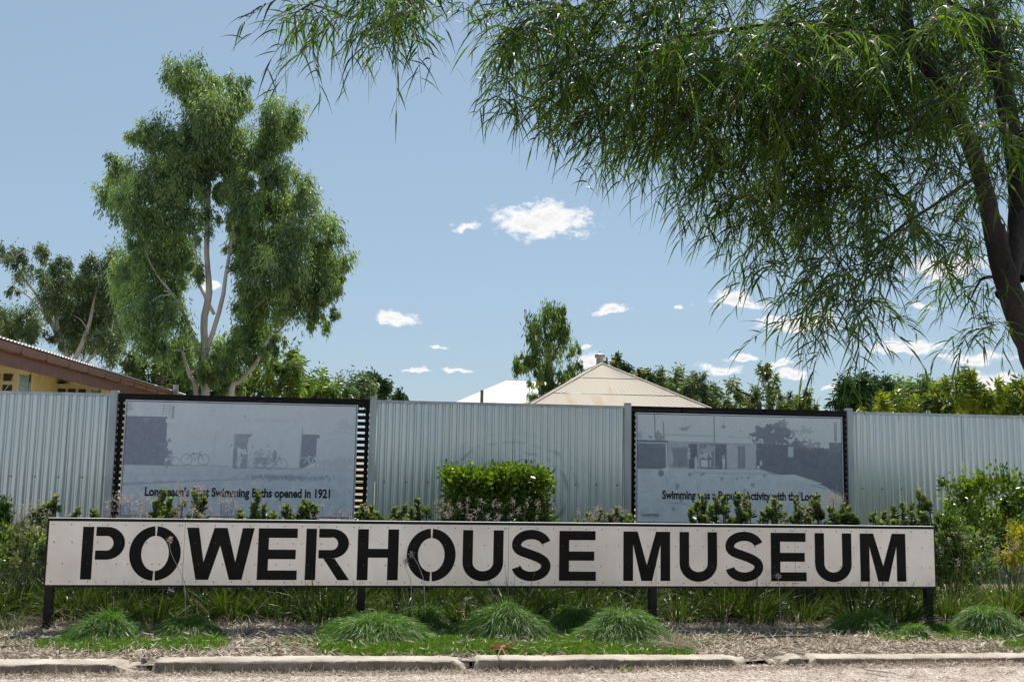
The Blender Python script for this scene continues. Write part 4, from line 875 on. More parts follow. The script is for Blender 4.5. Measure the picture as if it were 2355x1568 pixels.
tb_limb([(2200, 270, -.05), (2080, 300, .2), (1940, 350, .4), (1800, 420, .5), (1690, 480, .5)], .016, .003)
tb_limb([(2070, -20, -.1), (1800, -120, -.3), (1500, -150, -.2), (1200, -110, 0), (950, -60, 0), (780, -20, 0), (680, 30, 0)], .022, .004)
tb_limb([(2255, 400, 0), (2150, 470, -.2), (2050, 540, -.3), (1980, 640, -.3), (1930, 740, -.3)], .011, .003)
tb_limb([(2310, 640, 0), (2260, 640, .3), (2230, 690, .35)], .012, .004)
tb_limb([(2272, 60, .2), (2050, -60, .5), (1800, -60, .6), (1550, -30, .7), (1330, 30, .7)], .018, .004)
link('trunk', tubes_mesh('trunk', tb), M['darkbark'], nt_)
# foliage: drooping twigs filling these masses (x, y, rx, ry, twigs, depth offset)
mass = [(690,40,40,22,7,0),(760,45,60,30,13,0),(840,30,70,36,20,0),(915,25,55,32,18,0),(960,20,25,26,6,0),(1075,40,25,30,5,.1),
 (1180,110,50,70,18,.2),(1230,60,70,60,24,.1),(1200,220,50,40,12,.2),(1300,130,90,100,50,.1),(1320,220,70,70,36,.2),(1400,60,90,60,44,0),(1430,190,90,90,56,.1),(1420,290,70,50,26,.2),
 (1560,80,100,90,70,0),(1560,230,90,100,66,.1),(1520,330,70,50,26,.3),(1640,330,80,70,40,.3),(1700,120,100,110,80,-.1),(1720,260,100,90,70,.1),(1650,420,55,45,22,.4),
 (1760,400,80,80,48,.3),(1690,490,50,45,18,.5),(1790,500,70,60,30,.4),(1850,90,110,100,90,-.2),(1870,240,100,100,80,0),(1890,380,90,90,56,.2),(1900,490,80,60,36,.2),(1740,610,34,34,7,.5),(1900,560,60,45,18,.1),
 (2000,90,100,100,80,-.1),(2020,240,100,90,70,.1),(2010,380,90,80,46,.1),(2030,490,70,55,26,-.1),(2000,590,60,55,24,-.3),(1950,660,56,50,20,-.3),(1900,720,50,40,12,-.3),(1970,740,40,40,10,-.3),(1850,745,40,20,5,-.3),
 (2150,100,90,100,60,.25),(2150,260,80,80,46,.3),(2130,390,80,70,36,.25),(2130,510,70,50,22,.1),(2080,580,50,40,12,-.1),(2220,420,50,70,16,.35),(2200,560,50,60,16,.35),(2230,650,45,50,14,.35),(2270,700,40,40,10,.3),(2250,760,36,28,6,.3),(2320,790,20,24,5,.2),
 (2260,120,80,110,70,.5),(2340,140,50,120,60,.4),(2100,40,120,60,60,-.35),(2200,180,80,90,40,-.3),(1950,180,120,90,40,-.4),(1780,180,120,90,30,-.4),(2310,330,50,70,22,-.3),(2290,390,40,40,9,-.5),(2350,300,40,90,20,.3),
 (1700,-60,500,60,120,.2),(2150,-60,200,60,70,.2),(1250,-40,150,40,34,.1),(850,-40,120,30,20,0)]
LB_, LD_, LL_, LWd, LV_, LP_ = [], [], [], [], [], []; tw = []
single = []
for cx, cy, rx, ry, nt2, dpt in mass:
    for _ in range(int(nt2*(1.18 if not (cx > 1980 and cy > 360) else .85))):
        if _ % 5 == 0:                                   # a fresh spray every few twigs: sprays with gaps between them
            a = RNG.uniform(0, 6.283); q = math.sqrt(RNG.uniform(0, 1)); kx, ky, kd = cx+rx*q*math.cos(a), cy+ry*q*math.sin(a), RNG.normal()*.25
        x, y = kx+RNG.normal()*17, ky+RNG.normal()*15
        Yt = kd+TY+dpt+RNG.normal()*.08; p0 = P(x, y-26, Yt)
        sp = RNG.uniform(.16, .34); dirx = RNG.normal(-.25, .55); diry = RNG.normal(0, .5)
        d0 = nrm(np.array([dirx, diry, RNG.uniform(-.5, .25)])); pth = []
        for t in np.linspace(0, 1, 6): pth.append(p0+d0*sp*t+np.array([0, 0, -1])*sp*.55*t*t)
        tw.append(tube(np.array(pth), [.0022, .001], 4))
        nl = int(RNG.integers(9, 16)); vv = np.clip(RNG.normal(.38, .27), 0, 1)
        for t in np.linspace(.08, 1, nl):
            b = p0+d0*sp*t+np.array([0, 0, -1])*sp*.55*t*t
            dd = nrm(d0*.6+RNG.normal(size=3)*np.array([.6, .6, .35])+np.array([0, 0, -.15]))
            LB_.append(b); LD_.append(dd); LL_.append(RNG.uniform(.070, .140)); LWd.append(RNG.uniform(.0084, .0124)); LV_.append(np.clip(vv+RNG.normal()*.13, 0, 1)); LP_.append((x, y))
link('twig', tubes_mesh('twig', tw), M['twig'], nt_)['kind'] = 'stuff'
LB_, LD_, LL_, LWd, LV_, LP_ = map(np.array, (LB_, LD_, LL_, LWd, LV_, LP_))
# the leaves that stand clear of the mass (fringe sprays) become single leaf objects
fr = ((LP_[:, 0] > 600) & (LP_[:, 0] < 760) & (LP_[:, 1] > 20)) | ((LP_[:, 1] > 585) & (LP_[:, 0] < 1790)) | ((LP_[:, 1] > 725) & (LP_[:, 0] > 1790))
fi = np.where(fr)[0]; RNG.shuffle(fi); fi = fi[:300]; keep = np.ones(len(LB_), bool); keep[fi] = False
crown_p = [strips(LB_[keep], LD_[keep], LL_[keep], LWd[keep], LV_[keep], 4, RNG.uniform(.35, .95, keep.sum()), .1, .35)]
cro = link('crown', joinmesh('crown', crown_p), M['l_willow'], nt_); cro['kind'] = 'stuff'
leafmesh = []
for i in range(10):
    V, F, v = strips(np.zeros((1, 3)), np.array([[1., 0, 0]]), np.array([1.0]), np.array([.095]), np.array([.15+.08*i]), 4, np.array([0.0]), .08, .3, side=np.array([[0, 1., 0]]))
    V[:, 2] -= (.25+.05*i)*V[:, 0]**2
    me = mesh_np('leaf', V, F, v); me.materials.append(M['l_willow']); leafmesh.append(me)
for i in fi:
    d = LD_[i]; xax = Vector([float(q) for q in d]); zax = Vector((0, 0, 1)); yax = zax.cross(xax).normalized(); zax = xax.cross(yax)
    o = link('leaf', leafmesh[int(i) % 10], None, cro); L_ = float(LL_[i])
    m = Matrix((xax, yax, zax)).transposed().to_4x4(); rot = Matrix.Rotation(float(RNG.uniform(-.9, .9)), 4, 'X')
    o.matrix_basis = Matrix.Translation(Vector([float(q) for q in LB_[i]])) @ m @ rot @ Matrix.Scale(L_, 4)

# ------------------------------------------------------------------ clipped hedge and shrubs
def leafy_box(c, hx, hy, z0, z1, n, LL, LW, bright_top=True, rough=.10, rnd=.35):
    """leaves over the skin of a rounded block, some inside"""
    u = RNG.uniform(-1, 1, (n, 3)); ax = RNG.choice(3, n, p=[.22, .34, .44]); s = np.sign(RNG.uniform(-1, 1, n)); s[(ax == 2)] = 1
    u[np.arange(n), ax] = s
    ln = np.linalg.norm(np.abs(u)**6, axis=1)**(1/6.); u = u*(1-rnd*(1-1/np.maximum(np.linalg.norm(u, axis=1, keepdims=True), 1))*.9)
    dep = RNG.beta(1, 3.2, n)[:, None]; u = u*(1-dep*.5)
    b = np.stack([c[0]+u[:, 0]*hx, c[1]+u[:, 1]*hy, (z0+z1)/2+u[:, 2]*(z1-z0)/2], -1)
    b += RNG.normal(size=(n, 3))*LL*rough*6 + (.035*np.sin(b[:, :1]*17+b[:, 1:2]*13)+.03*np.sin(b[:, 2:3]*21+b[:, :1]*9))*nrm(u)
    sh = RNG.uniform(0, 1, n) < .04; b[sh, 2] += RNG.uniform(0, .05, sh.sum())
    d = nrm(u)*.55+rnd_dir(n)*.75+np.array([0, 0, .25])
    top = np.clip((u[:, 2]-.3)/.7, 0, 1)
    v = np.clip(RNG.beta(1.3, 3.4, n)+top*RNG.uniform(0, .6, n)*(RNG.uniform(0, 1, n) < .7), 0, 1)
    b[:, 2] = np.maximum(b[:, 2], .06)
    return rhombs(b, d, LL*RNG.uniform(.7, 1.3, n), LW*RNG.uniform(.7, 1.2, n), v, bend=.06)
def stems(c, n, h, rad, r=.008):
    out = []
    for i in range(n):
        a = RNG.uniform(0, 6.283); q = RNG.uniform(.2, 1)*rad; x, y = c[0]+q*.4*math.cos(a), c[1]+q*.4*math.sin(a)
        out.append(tube(smooth_path([(x, y, .0), (x+q*.2*math.cos(a), y+q*.2*math.sin(a), h*.5), (c[0]+q*math.cos(a), c[1]+q*math.sin(a), h*.92)], 6), [r, r*.5], 5))
    return out
def bush(name, label, vx0, vx1, vytop, Y, hy, z0, n, LL, LW, lm, cat='shrub', group=None, **kw):
    a, b = P(vx0, 1150, Y), P(vx1, 1150, Y); zt = P((vx0+vx1)/2, vytop, Y+hy*.3)[2]; c = ((a[0]+b[0])/2, Y)
    t = empty(name, (c[0], Y, gz(c[0], Y)-.01), label, cat, group)
    link('stems', tubes_mesh('stems', stems(c, 12, zt*.8, (b[0]-a[0])*.35)), M['twig'], t)
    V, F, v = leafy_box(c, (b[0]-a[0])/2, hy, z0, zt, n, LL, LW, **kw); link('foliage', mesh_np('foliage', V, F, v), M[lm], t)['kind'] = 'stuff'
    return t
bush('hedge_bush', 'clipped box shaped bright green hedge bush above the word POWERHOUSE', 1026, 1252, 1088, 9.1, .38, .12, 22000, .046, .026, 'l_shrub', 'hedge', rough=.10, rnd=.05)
def loose(name, label, lobes, Y, dens, LL, LW, lm, cat='shrub', **kw):
    x = float(P(lobes[0][0], 1200, Y)[0]); t = empty(name, (x, Y, gz(x, Y)-.01), label, cat)
    link('stems', tubes_mesh('stems', [tube(smooth_path([(x+RNG.normal()*.05, Y, 0), (x*.5+P(l[0], l[1], Y)[0]*.5, Y, .3), P(l[0], l[1], Y)], 7), [.008, .003], 5) for l in lobes]), M['twig'], t)
    V, F, v = crown(lobes, Y, dens, LL, LW, droopdir=(0, -.2, 1), hang=.3, dy=.16, clump=46, spread=.24, inner=.3, ragged=.4, fill_=.3, squash=1.0, **kw)
    V = V.copy(); V[:, 2] = np.maximum(V[:, 2], .05); link('foliage', mesh_np('foliage', V, F, v), M[lm], t)['kind'] = 'stuff'
loose('leafy_bush', 'loose bright green leafy bush rising behind the right end of the sign', [(2200,1135,36),(2250,1122,36),(2300,1128,38),(2345,1122,36),(2390,1140,45),(2215,1180,42),(2280,1180,46),(2340,1190,46),(2260,1240,46),(2330,1250,46),(2390,1220,56),(2440,1180,60)], 9.2, 190, .050, .025, 'l_shrub')
loose('whorled_bush', 'mid green bush with whorled shoots touching the right end of the sign', [(2170,1190,30),(2200,1210,34),(2238,1235,36),(2180,1250,38),(2225,1285,38),(2170,1300,38),(2152,1222,24),(2250,1300,34),(2200,1330,36)], 8.0, 240, .042, .016, 'l_mid')
loose('dark_shrub', 'dark green shrub at the fence left of the sign', [(0,1150,18),(-20,1170,30),(5,1190,22),(-30,1210,40)], 9.4, 200, .05, .022, 'l_dark')
loose('leafy_shrub', 'leafy green shrub touching the left end of the sign', [(100,1215,22),(80,1240,26),(108,1260,24),(70,1290,30),(100,1310,28)], 7.7, 240, .042, .015, 'l_ros')
loose('leafy_shrub', 'bright leafy shrub at the fence foot left of the sign', [(20,1235,30),(55,1225,26),(-20,1250,40),(30,1280,36),(60,1270,30)], 8.3, 200, .042, .018, 'l_shrub')
def rosettes(cs, h, nleaf, LL, LW, r=.035):
    """upright stems clothed in whorled leaves: cs = (x, y, ztop, length)"""
    out = []; st = []
    for x, y, zt, ln in cs:
        m = int(nleaf*ln/.15); t = RNG.uniform(0, 1, m)**.8; lean = RNG.normal(size=2)*.12
        z = zt-ln*(1-t); a = RNG.uniform(0, 6.283, m); bx, by = x+lean[0]*(z-zt), y+lean[1]*(z-zt)
        wob = .012*np.sin(z*40+x*9); b = np.stack([bx+wob, by, z], -1)
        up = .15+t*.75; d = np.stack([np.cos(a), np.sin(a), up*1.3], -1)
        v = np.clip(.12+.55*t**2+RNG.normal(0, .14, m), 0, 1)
        out.append(rhombs(b, d, LL*RNG.uniform(.8, 1.25, m)*(1.05-.35*t), LW*RNG.uniform(.8, 1.2, m), v, bend=.08))
        st.append(tube(np.array([(x-lean[0]*zt*.6, y-lean[1]*zt*.6, 0.0), (x-lean[0]*ln, y-lean[1]*ln, zt-ln), (x, y, zt-.01)]), [.007, .004], 5))
    return out, st
RS = 'whorled leaf shrubs in the bed behind the sign'
loose('golden_shrub', 'golden yellow leaved shrub right of the sign end', [(2318,1215,20),(2335,1245,28),(2310,1280,22),(2360,1230,34),(2345,1300,34),(2400,1270,50)], 7.9, 230, .040, .013, 'l_gold')
def ros_shrub(label, tops, Y, fill=5):
    """tops: (vx, vy, length m)"""
    cs = []
    for vx, vy, ln in tops:
        y = Y+RNG.normal()*.08; p = P(vx, vy, y); cs.append((p[0], y, p[2], ln))
        for _ in range(2): cs.append((p[0]+RNG.normal()*.035, y+RNG.normal()*.06, p[2]-RNG.uniform(.04, .13), ln*RNG.uniform(.5, .8)))
    mx = np.mean([c[0] for c in cs]); w_ = max(.12, np.ptp([c[0] for c in cs])/2)
    for _ in range(fill): cs.append((mx+RNG.uniform(-1, 1)*w_, Y+RNG.normal()*.12, float(P(1177, 1198, Y)[2])+RNG.uniform(-.10, .05), RNG.uniform(.1, .2)))
    t = empty('whorled_shrub', (mx, Y, gz(mx, Y)-.01), label, 'shrub', RS)
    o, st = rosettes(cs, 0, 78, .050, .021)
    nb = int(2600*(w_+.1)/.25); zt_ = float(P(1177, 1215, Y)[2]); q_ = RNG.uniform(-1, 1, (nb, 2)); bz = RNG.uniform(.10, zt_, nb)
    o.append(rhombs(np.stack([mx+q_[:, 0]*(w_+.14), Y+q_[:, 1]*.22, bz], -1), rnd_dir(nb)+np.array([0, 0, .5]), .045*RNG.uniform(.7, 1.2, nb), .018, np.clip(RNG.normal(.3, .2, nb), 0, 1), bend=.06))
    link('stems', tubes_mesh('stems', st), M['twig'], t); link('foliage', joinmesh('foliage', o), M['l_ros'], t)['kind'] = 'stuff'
ros_shrub('whorled shrub behind the left end of the sign below the corrugated bay', [(130,1142,.12),(92,1165,.10),(118,1170,.12),(178,1170,.08),(215,1172,.10)], 8.1)
ros_shrub('tall upright whorled stem in front of the first word of the baths caption', [(375,1128,.22),(390,1148,.20),(362,1180,.10),(405,1172,.12)], 8.0, 3)
ros_shrub('mushroom topped whorled stem beside the tall stem before the baths board', [(448,1132,.14),(462,1136,.14),(455,1150,.18)], 8.2, 2)
ros_shrub('slim whorled stem standing before the word Baths', [(592,1132,.20),(585,1160,.14),(549,1175,.10),(575,1185,.08)], 8.0, 4)
ros_shrub('short double whorled stem below the word opened', [(657,1162,.12),(668,1170,.10),(628,1180,.08)], 8.1, 3)
ros_shrub('broad topped whorled stem near the right side of the baths board', [(700,1150,.14),(715,1158,.12),(692,1165,.12),(722,1165,.10)], 8.0, 3)
ros_shrub('low whorled shrub at the foot of the post beside the baths board', [(835,1162,.12),(855,1165,.10),(848,1175,.12),(872,1180,.08),(822,1182,.08)], 8.3, 4)
ros_shrub('low whorled shrub between the fence post and the clipped hedge', [(905,1168,.12),(930,1160,.12),(960,1148,.12),(945,1170,.12),(968,1166,.12),(915,1178,.1)], 8.3, 6)
ros_shrub('low whorled shrub right of the clipped hedge', [(1350,1182,.08),(1382,1172,.10),(1418,1168,.12),(1448,1185,.08),(1400,1185,.08)], 8.3, 4)
ros_shrub('whorled shrub cluster before the words Popular Activity', [(1600,1155,.14),(1618,1140,.16),(1650,1145,.14),(1668,1138,.14),(1695,1135,.16),(1712,1140,.16),(1722,1152,.14),(1640,1165,.12),(1590,1170,.12)], 8.0, 12)
ros_shrub('leaning whorled stem left of the words with the Locals', [(1775,1150,.16),(1790,1160,.14),(1752,1178,.10),(1805,1178,.08)], 8.0, 4)
ros_shrub('tall thin whorled stem under the words with the Locals', [(1828,1148,.16),(1835,1165,.16),(1872,1138,.20),(1880,1150,.16),(1856,1168,.12)], 8.05, 4)
ros_shrub('whorled shrub at the right side of the pool board', [(1915,1168,.14),(1935,1160,.14),(1952,1166,.12),(1930,1180,.12),(1965,1188,.08)], 8.1, 5)
ros_shrub('whorled shrub before the right corrugated bay beside the hedge', [(2030,1178,.10),(2055,1165,.12),(2075,1158,.14),(2095,1160,.14),(2112,1128,.16),(2125,1140,.14),(2118,1160,.14),(2050,1185,.10),(2010,1180,.08)], 8.2, 12)
# dry seed stalks
def stalks(label, vx0, vx1, n, Y, vy0, vy1, lm='l_dry'):
    S, H = [], []
    for _ in range(n):
        vx = RNG.uniform(vx0, vx1); vy = RNG.uniform(vy0, vy1); y = Y+RNG.normal()*.15; p = P(vx, vy, y); bx = p[0]+RNG.normal()*.07
        S.append(tube(smooth_path([(bx, y, .04), (bx*.7+p[0]*.3, y, p[2]*.55), p], 7), [.0022, .0012], 4))
        m = int(RNG.integers(14, 30)); H.append((np.repeat(p[None], m, 0)+RNG.normal(size=(m, 3))*np.array([.010, .010, .016]), rnd_dir(m)+np.array([0, 0, .4])))
    b = np.concatenate([h[0] for h in H]); d = np.concatenate([h[1] for h in H]); m = len(b)
    t = empty('seed_stalks', (float(P((vx0+vx1)/2, 1150, Y)[0]), Y, .03), label, 'dry plant', 'dry seed heads in the bed')
    sm_ = joinmesh('stalk', S); link('stalk', sm_, M['l_dry'], t)['kind'] = 'stuff'
    V, F, v = rhombs(b, d, RNG.uniform(.010, .022, m), .006, RNG.uniform(0, 1, m)); link('seed_head', mesh_np('seed_head', V, F, v), M['l_head'], t)['kind'] = 'stuff'
stalks('dry pinkish seed stalks at the left end of the sign top', 20, 110, 18, 7.7, 1150, 1230)
stalks('dry seed stalks in front of the left edge of the baths board', 240, 350, 34, 7.8, 1140, 1195)
stalks('dry seed stalks between two tall whorled stems before the baths caption', 395, 545, 44, 7.8, 1120, 1195)
stalks('few dry seed stalks under the right corner of the baths board', 640, 860, 14, 7.8, 1160, 1195)
stalks('dry seed stalks in front of the clipped hedge', 1000, 1290, 34, 7.8, 1150, 1195)
stalks('dry seed stalks before the centre bay right of the hedge', 1290, 1450, 14, 7.8, 1165, 1195)
stalks('few dry seed stalks below the pool board caption', 1650, 1900, 10, 7.8, 1160, 1200)
stalks('dry seed stalks right of the sign among strappy leaves', 2180, 2340, 14, 7.6, 1225, 1300)
# pale feathery dead head by the pool board
p = P(1915, 1147, 8.0); n = 700; b = p+RNG.normal(size=(n, 3))*np.array([.045, .03, .04]); t = empty('dead_flower_head', (p[0], 8.0, .04), 'round feathery straw coloured dead flower head by the pool board caption', 'dry plant')
link('stalk', tubes_mesh('stalk', [tube(np.array([(p[0]+.03, 8.0, .03), (p[0]+.02, 8.0, p[2]*.6), p]), [.004, .003], 5)]), M['stick'], t)
V, F, v = strips(b, rnd_dir(n), RNG.uniform(.02, .05, n), .0016, RNG.uniform(.3, 1, n), 2, .1); link('seed_fluff', mesh_np('seed_fluff', V, F, v), M['l_dry'], t)['kind'] = 'stuff'

# ------------------------------------------------------------------ strappy clumps
def clump_mesh(c, n, L0, rad, W=.009, up=1.0, v0=.4, z=None):
    a = RNG.uniform(0, 6.283, n); q = np.sqrt(RNG.uniform(0, 1, n))*rad
    x = c[0]+q*np.cos(a); y = c[1]+q*np.sin(a)
    b = np.stack([x, y, np.full(n, gz(c[0], c[1])-.005 if z is None else z)], -1); sp = RNG.uniform(.1, .95, n)
    d = np.stack([np.cos(a)*sp, np.sin(a)*sp, up*RNG.uniform(.7, 1.2, n)], -1)
    return strips(b, d, L0*RNG.uniform(.6, 1.15, n), W*RNG.uniform(.6, 1.2, n), np.clip(RNG.normal(v0, .25, n), 0, 1), 4, RNG.uniform(.15, .75, n), .1, .7)
def strap(label, vx, Y, n=200, L0=.42, rad=.10, v0=.4, W=.009, lm='l_strap', flowers=0):
    c = (float(P(vx, 1350, Y)[0]), Y)
    V, F, v = clump_mesh(c, n, L0, rad, W, v0=v0)
    dead = clump_mesh(c, int(n*.2), L0*.8, rad*1.2, W*.7, up=.35)
    t = empty('strappy_plant', (c[0], Y, gz(*c)-.01), label, 'plant', 'strappy leaved clumps around the sign')
    link('leaves', mesh_np('leaves', V, F, v), M[lm], t)['kind'] = 'stuff'; link('dead_leaves', mesh_np('dead_leaves', *dead[:2], dead[2]), M['l_dry'], t)['kind'] = 'stuff'
    if flowers:
        p = np.array([c[0]+.12, Y-.1, .30]); m = 40; V, F, v = rhombs(p+RNG.normal(size=(m, 3))*.014, rnd_dir(m), .016, .008, RNG.uniform(0, 1, m)); link('flower', mesh_np('flower', V, F, v), M['l_purple'], t)['kind'] = 'stuff'
GS = 'strappy leaved clump growing in the shade below the sign'
under = ['the letter P', 'the gap before the first O', 'the first letter O', 'the left half of W', 'the right half of W', 'the first letter E', 'the letter R of POWERHOUSE', 'the gap before H', 'the gap after H',
         'the second letter O', 'the first letter U', 'the left of the S of POWERHOUSE', 'the right of the S of POWERHOUSE', 'the last E of POWERHOUSE', 'the first letter M', 'the gap after the first M', 'the U after the first M', 'the S of MUSEUM', 'the E of MUSEUM', 'the last letter U', 'the last letter M']
for i, vx in enumerate((170, 265, 360, 470, 545, 640, 735, 790, 920, 1010, 1090, 1190, 1270, 1360, 1440, 1560, 1650, 1740, 1850, 1960, 2060)):
    strap('strappy leaved clump growing in the shade below '+under[i], vx+RNG.uniform(-12, 12), RNG.uniform(7.24, 7.5), int(RNG.uniform(300, 420)), RNG.uniform(.38, .54), .14, RNG.uniform(.2, .5), flowers=(i == 2), W=.008)
GS2 = 'strappy leaved clump growing behind the sign among the shrubs'
for vx in range(150, 2130, 62):
    strap(GS2, vx+RNG.uniform(-20, 20), RNG.uniform(7.85, 8.6), int(RNG.uniform(160, 240)), RNG.uniform(.42, .6), .13, RNG.uniform(.2, .5), W=.009)
strap('sunlit strappy clump beside the left post of the sign', 35, 7.5, 330, .52, .14, .55)
strap('strappy clump at the far left edge of the bed', -40, 7.3, 300, .50, .14, .6)
strap('strappy clump between the left post and the dark shrub', 78, 8.0, 240, .46, .12, .35)
strap('strappy clump at the foot of the golden shrub', 2345, 7.8, 320, .5, .16, .5)
strap('bright strappy clump leaning past the right post of the sign', 2175, 7.35, 360, .46, .13, .62)
strap('yellow green strappy clump below the golden shrub', 2310, 7.5, 420, .50, .16, .8)
strap('yellow green strappy clump right of the golden shrub', 2400, 7.4, 350, .50, .15, .8)

# ------------------------------------------------------------------ mound grass, flat grass, litter
MG = 'mounds of fine drooping grass before the sign'
def mound(label, vx, vyb, wv, hv, dark=False):
    c = G(vx, vyb, .045); sc_ = c[1]/FPX; rad = wv*sc_*1.08; h = hv*sc_*.9; n = int(12000*(rad/.28)**1.3); c = c+np.array([0, rad*.75, 0])
    a = RNG.uniform(0, 6.283, n); q = np.sqrt(RNG.uniform(0, 1, n))
    z0 = gz(c[0], c[1]); ph_ = RNG.uniform(0, 6.283, 3); prof = np.cos(q*math.pi/2)**RNG.uniform(.75, 1.25)*h*(1+.22*q*np.sin(3*a+ph_[0])+.16*q*np.sin(5*a+ph_[1]))
    b = np.stack([c[0]+rad*q*np.cos(a), c[1]+rad*q*np.sin(a)*.8, z0+prof*RNG.uniform(.55, 1.0, n)], -1)
    ln_ = RNG.normal(size=2)*.12; b[:, 0] += ln_[0]*(b[:, 2]-z0)*1.5; b[:, 2] += .02*np.sin(b[:, 0]*31+c[0])*np.sin(b[:, 1]*27)
    d = np.stack([np.cos(a)*(.35+q)+ln_[0], np.sin(a)*(.35+q)+ln_[1], .80-q*.75], -1)+rnd_dir(n)*.5
    L0 = RNG.uniform(.06, .15, n)*(rad/.28)**.4
    V, F, v = strips(b, d, L0, .0030, np.clip(RNG.normal(.4, .22, n), 0, 1), 3, RNG.uniform(.45, .9, n), .15, .9)
    core = []
    t = empty('grass_mound', (c[0], c[1], z0), label, 'grass', MG)
    V[:, 2] = np.maximum(V[:, 2], z0-.005)
    link('blades', mesh_np('blades', V, F, v), M['l_mound'], t)['kind'] = 'stuff'
    nd = 160; kk = RNG.integers(0, n, nd); Vd, Fd, vd = strips(b[kk], d[kk], L0[kk]*1.2, .0028, RNG.uniform(.4, 1, nd), 3, RNG.uniform(.3, .8, nd), .15, .9); link('dead_blades', mesh_np('dead_blades', Vd, Fd, vd), M['l_dry'], t)['kind'] = 'stuff'
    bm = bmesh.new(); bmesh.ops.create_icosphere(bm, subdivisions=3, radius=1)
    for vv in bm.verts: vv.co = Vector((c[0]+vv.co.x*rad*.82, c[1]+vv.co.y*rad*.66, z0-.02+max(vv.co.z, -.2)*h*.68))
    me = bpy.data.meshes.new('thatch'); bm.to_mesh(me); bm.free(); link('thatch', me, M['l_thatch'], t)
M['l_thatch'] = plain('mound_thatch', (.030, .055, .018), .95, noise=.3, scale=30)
mound('fine grass mound beside the left sign post', 225, 1478, 78, 52)
mound('small fine grass mound below the letter W', 418, 1470, 62, 36)
mound('wide low grass mound below the letter H', 862, 1486, 120, 52)
mound('fine grass mound below the second letter O', 985, 1448, 62, 40)
mound('tall pointed grass mound below the letter S of POWERHOUSE', 1182, 1474, 92, 76)
mound('fine grass mound below the last E of POWERHOUSE', 1338, 1452, 62, 46)
mound('tall rounded grass mound below the first letter M', 1448, 1482, 98, 70)
mound('shaded grass mound below the last letter U', 2020, 1462, 80, 50)
mound('rounded grass mound below the golden shrub', 2318, 1466, 72, 64)
mound('small low grass mound at the right sign post', 2120, 1470, 50, 24)
def blades_in(polys, n, L0, W, spread=.6, zf=None, v0=.45, droop=(.2, .7)):
    """n short blades spread over patches given as (vx, vy, rx, ry)"""
    wts = np.array([p[2]*p[3] for p in polys], float); wts /= wts.sum(); k_ = RNG.choice(len(polys), n, p=wts)
    pp_ = np.array(polys, float)[k_]; a = RNG.uniform(0, 6.283, n); q = np.sqrt(RNG.uniform(0, 1, n))*RNG.uniform(.8, 1.12, n)
    vx, vy = pp_[:, 0]+pp_[:, 2]*q*np.cos(a), pp_[:, 1]+pp_[:, 3]*q*np.sin(a)
    b = np.array([G(x, y, .05) for x, y in zip(vx, vy)]); b[:, 2] = bed_z(b[:, 0], b[:, 1])-.002
    ok = b[:, 1] > KY+.16; b = b[ok]; n = len(b)
    d = rnd_dir(n)*spread+np.array([0, 0, 1.0])
    return strips(b, d, L0*RNG.uniform(.5, 1.3, n), W, np.clip(RNG.normal(v0, .25, n), 0, 1), 2, RNG.uniform(*droop, n), .15, .9)
turf = [(150,1478,70,12),(250,1486,100,12),(330,1484,90,10),(430,1482,80,14),(490,1476,40,10),(800,1492,80,12),(760,1480,40,14),(870,1494,110,14),(980,1484,110,22),(1080,1468,90,24),(1080,1492,140,12),(1200,1494,120,10),(1330,1478,110,22),(1380,1494,120,12),(1500,1490,80,14),(1545,1496,50,8),
        (2080,1462,70,12),(2180,1454,90,14),(2270,1462,90,12),(2120,1448,60,10),(1960,1446,60,12),(2340,1480,40,8)]
V, F, v = blades_in(turf, 85000, .060, .0042, .75); o = link('grass', mesh_np('grass', V, F, v), M['l_turf']); tag(o, 'low fine green grass spreading between the mounds before the sign', 'grass', kind='stuff')
weeds = [(690,1478,50,14),(600,1484,40,8),(1600,1470,90,14),(1680,1462,60,10),(1560,1480,60,12),(1760,1455,60,8),(1900,1452,60,8),(30,1480,60,14),(20,1440,30,30),(2300,1490,60,8),(1850,1465,60,8)]
V, F, v = blades_in(weeds, 3200, .05, .004, .9, v0=.3); o = link('sparse_weeds', mesh_np('sparse_weeds', V, F, v), M['l_turf']); tag(o, 'sparse short weeds in the mulch behind the kerb', 'weeds', kind='stuff')
def weed_tuft(label, vx, vy, n, L0, lm='l_turf', z=None, rad=.03, up=.9, name='weed', W=.003, v0=.5):
    c = G(vx, vy, .02 if z is None else z); V, F, v = clump_mesh((c[0], c[1]), n, L0, rad, W, up, v0, z=c[2]-.02 if z is None else z-.01)
    t = link(name, mesh_np(name, V, F, v), M[lm]); tag(t, label, 'weed', 'small weeds along the kerb')
weed_tuft('little green weed at the kerb foot beside the broken joint below letter O', 1004, 1536, 140, .06, z=.01)
weed_tuft('little green weed at the kerb foot right of the fallen leaves', 1228, 1532, 60, .05, z=.01)
weed_tuft('small green weed in the gravel below the first M', 1440, 1536, 70, .05, z=.015)
weed_tuft('dry tuft of straw at the kerb foot near the broken left joint', 462, 1545, 70, .06, 'l_dry', z=.01)
weed_tuft('thin dry sprig at the kerb foot left of the broken joint', 355*.5885+10, 1542, 20, .06, 'l_dry', z=.01)
weed_tuft('pale feathery weed at the far left of the bed', 20, 1440, 420, .20, 'l_weeds', z=.05, rad=.10, W=.0035)
weed_tuft('pale feathery weed below the sign between the second M and U', 1640, 1452, 120, .12, 'l_weeds', z=.05, rad=.06, W=.004)
weed_tuft('dried straw white grass tail beside the mound below first M', 1545, 1488, 420, .20, 'l_dry', z=.05, rad=.05, up=.5, W=.0022, v0=.8)
weed_tuft('low green leafy weed below the letters ER', 680, 1475, 130, .08, z=.05, rad=.08, W=.006)
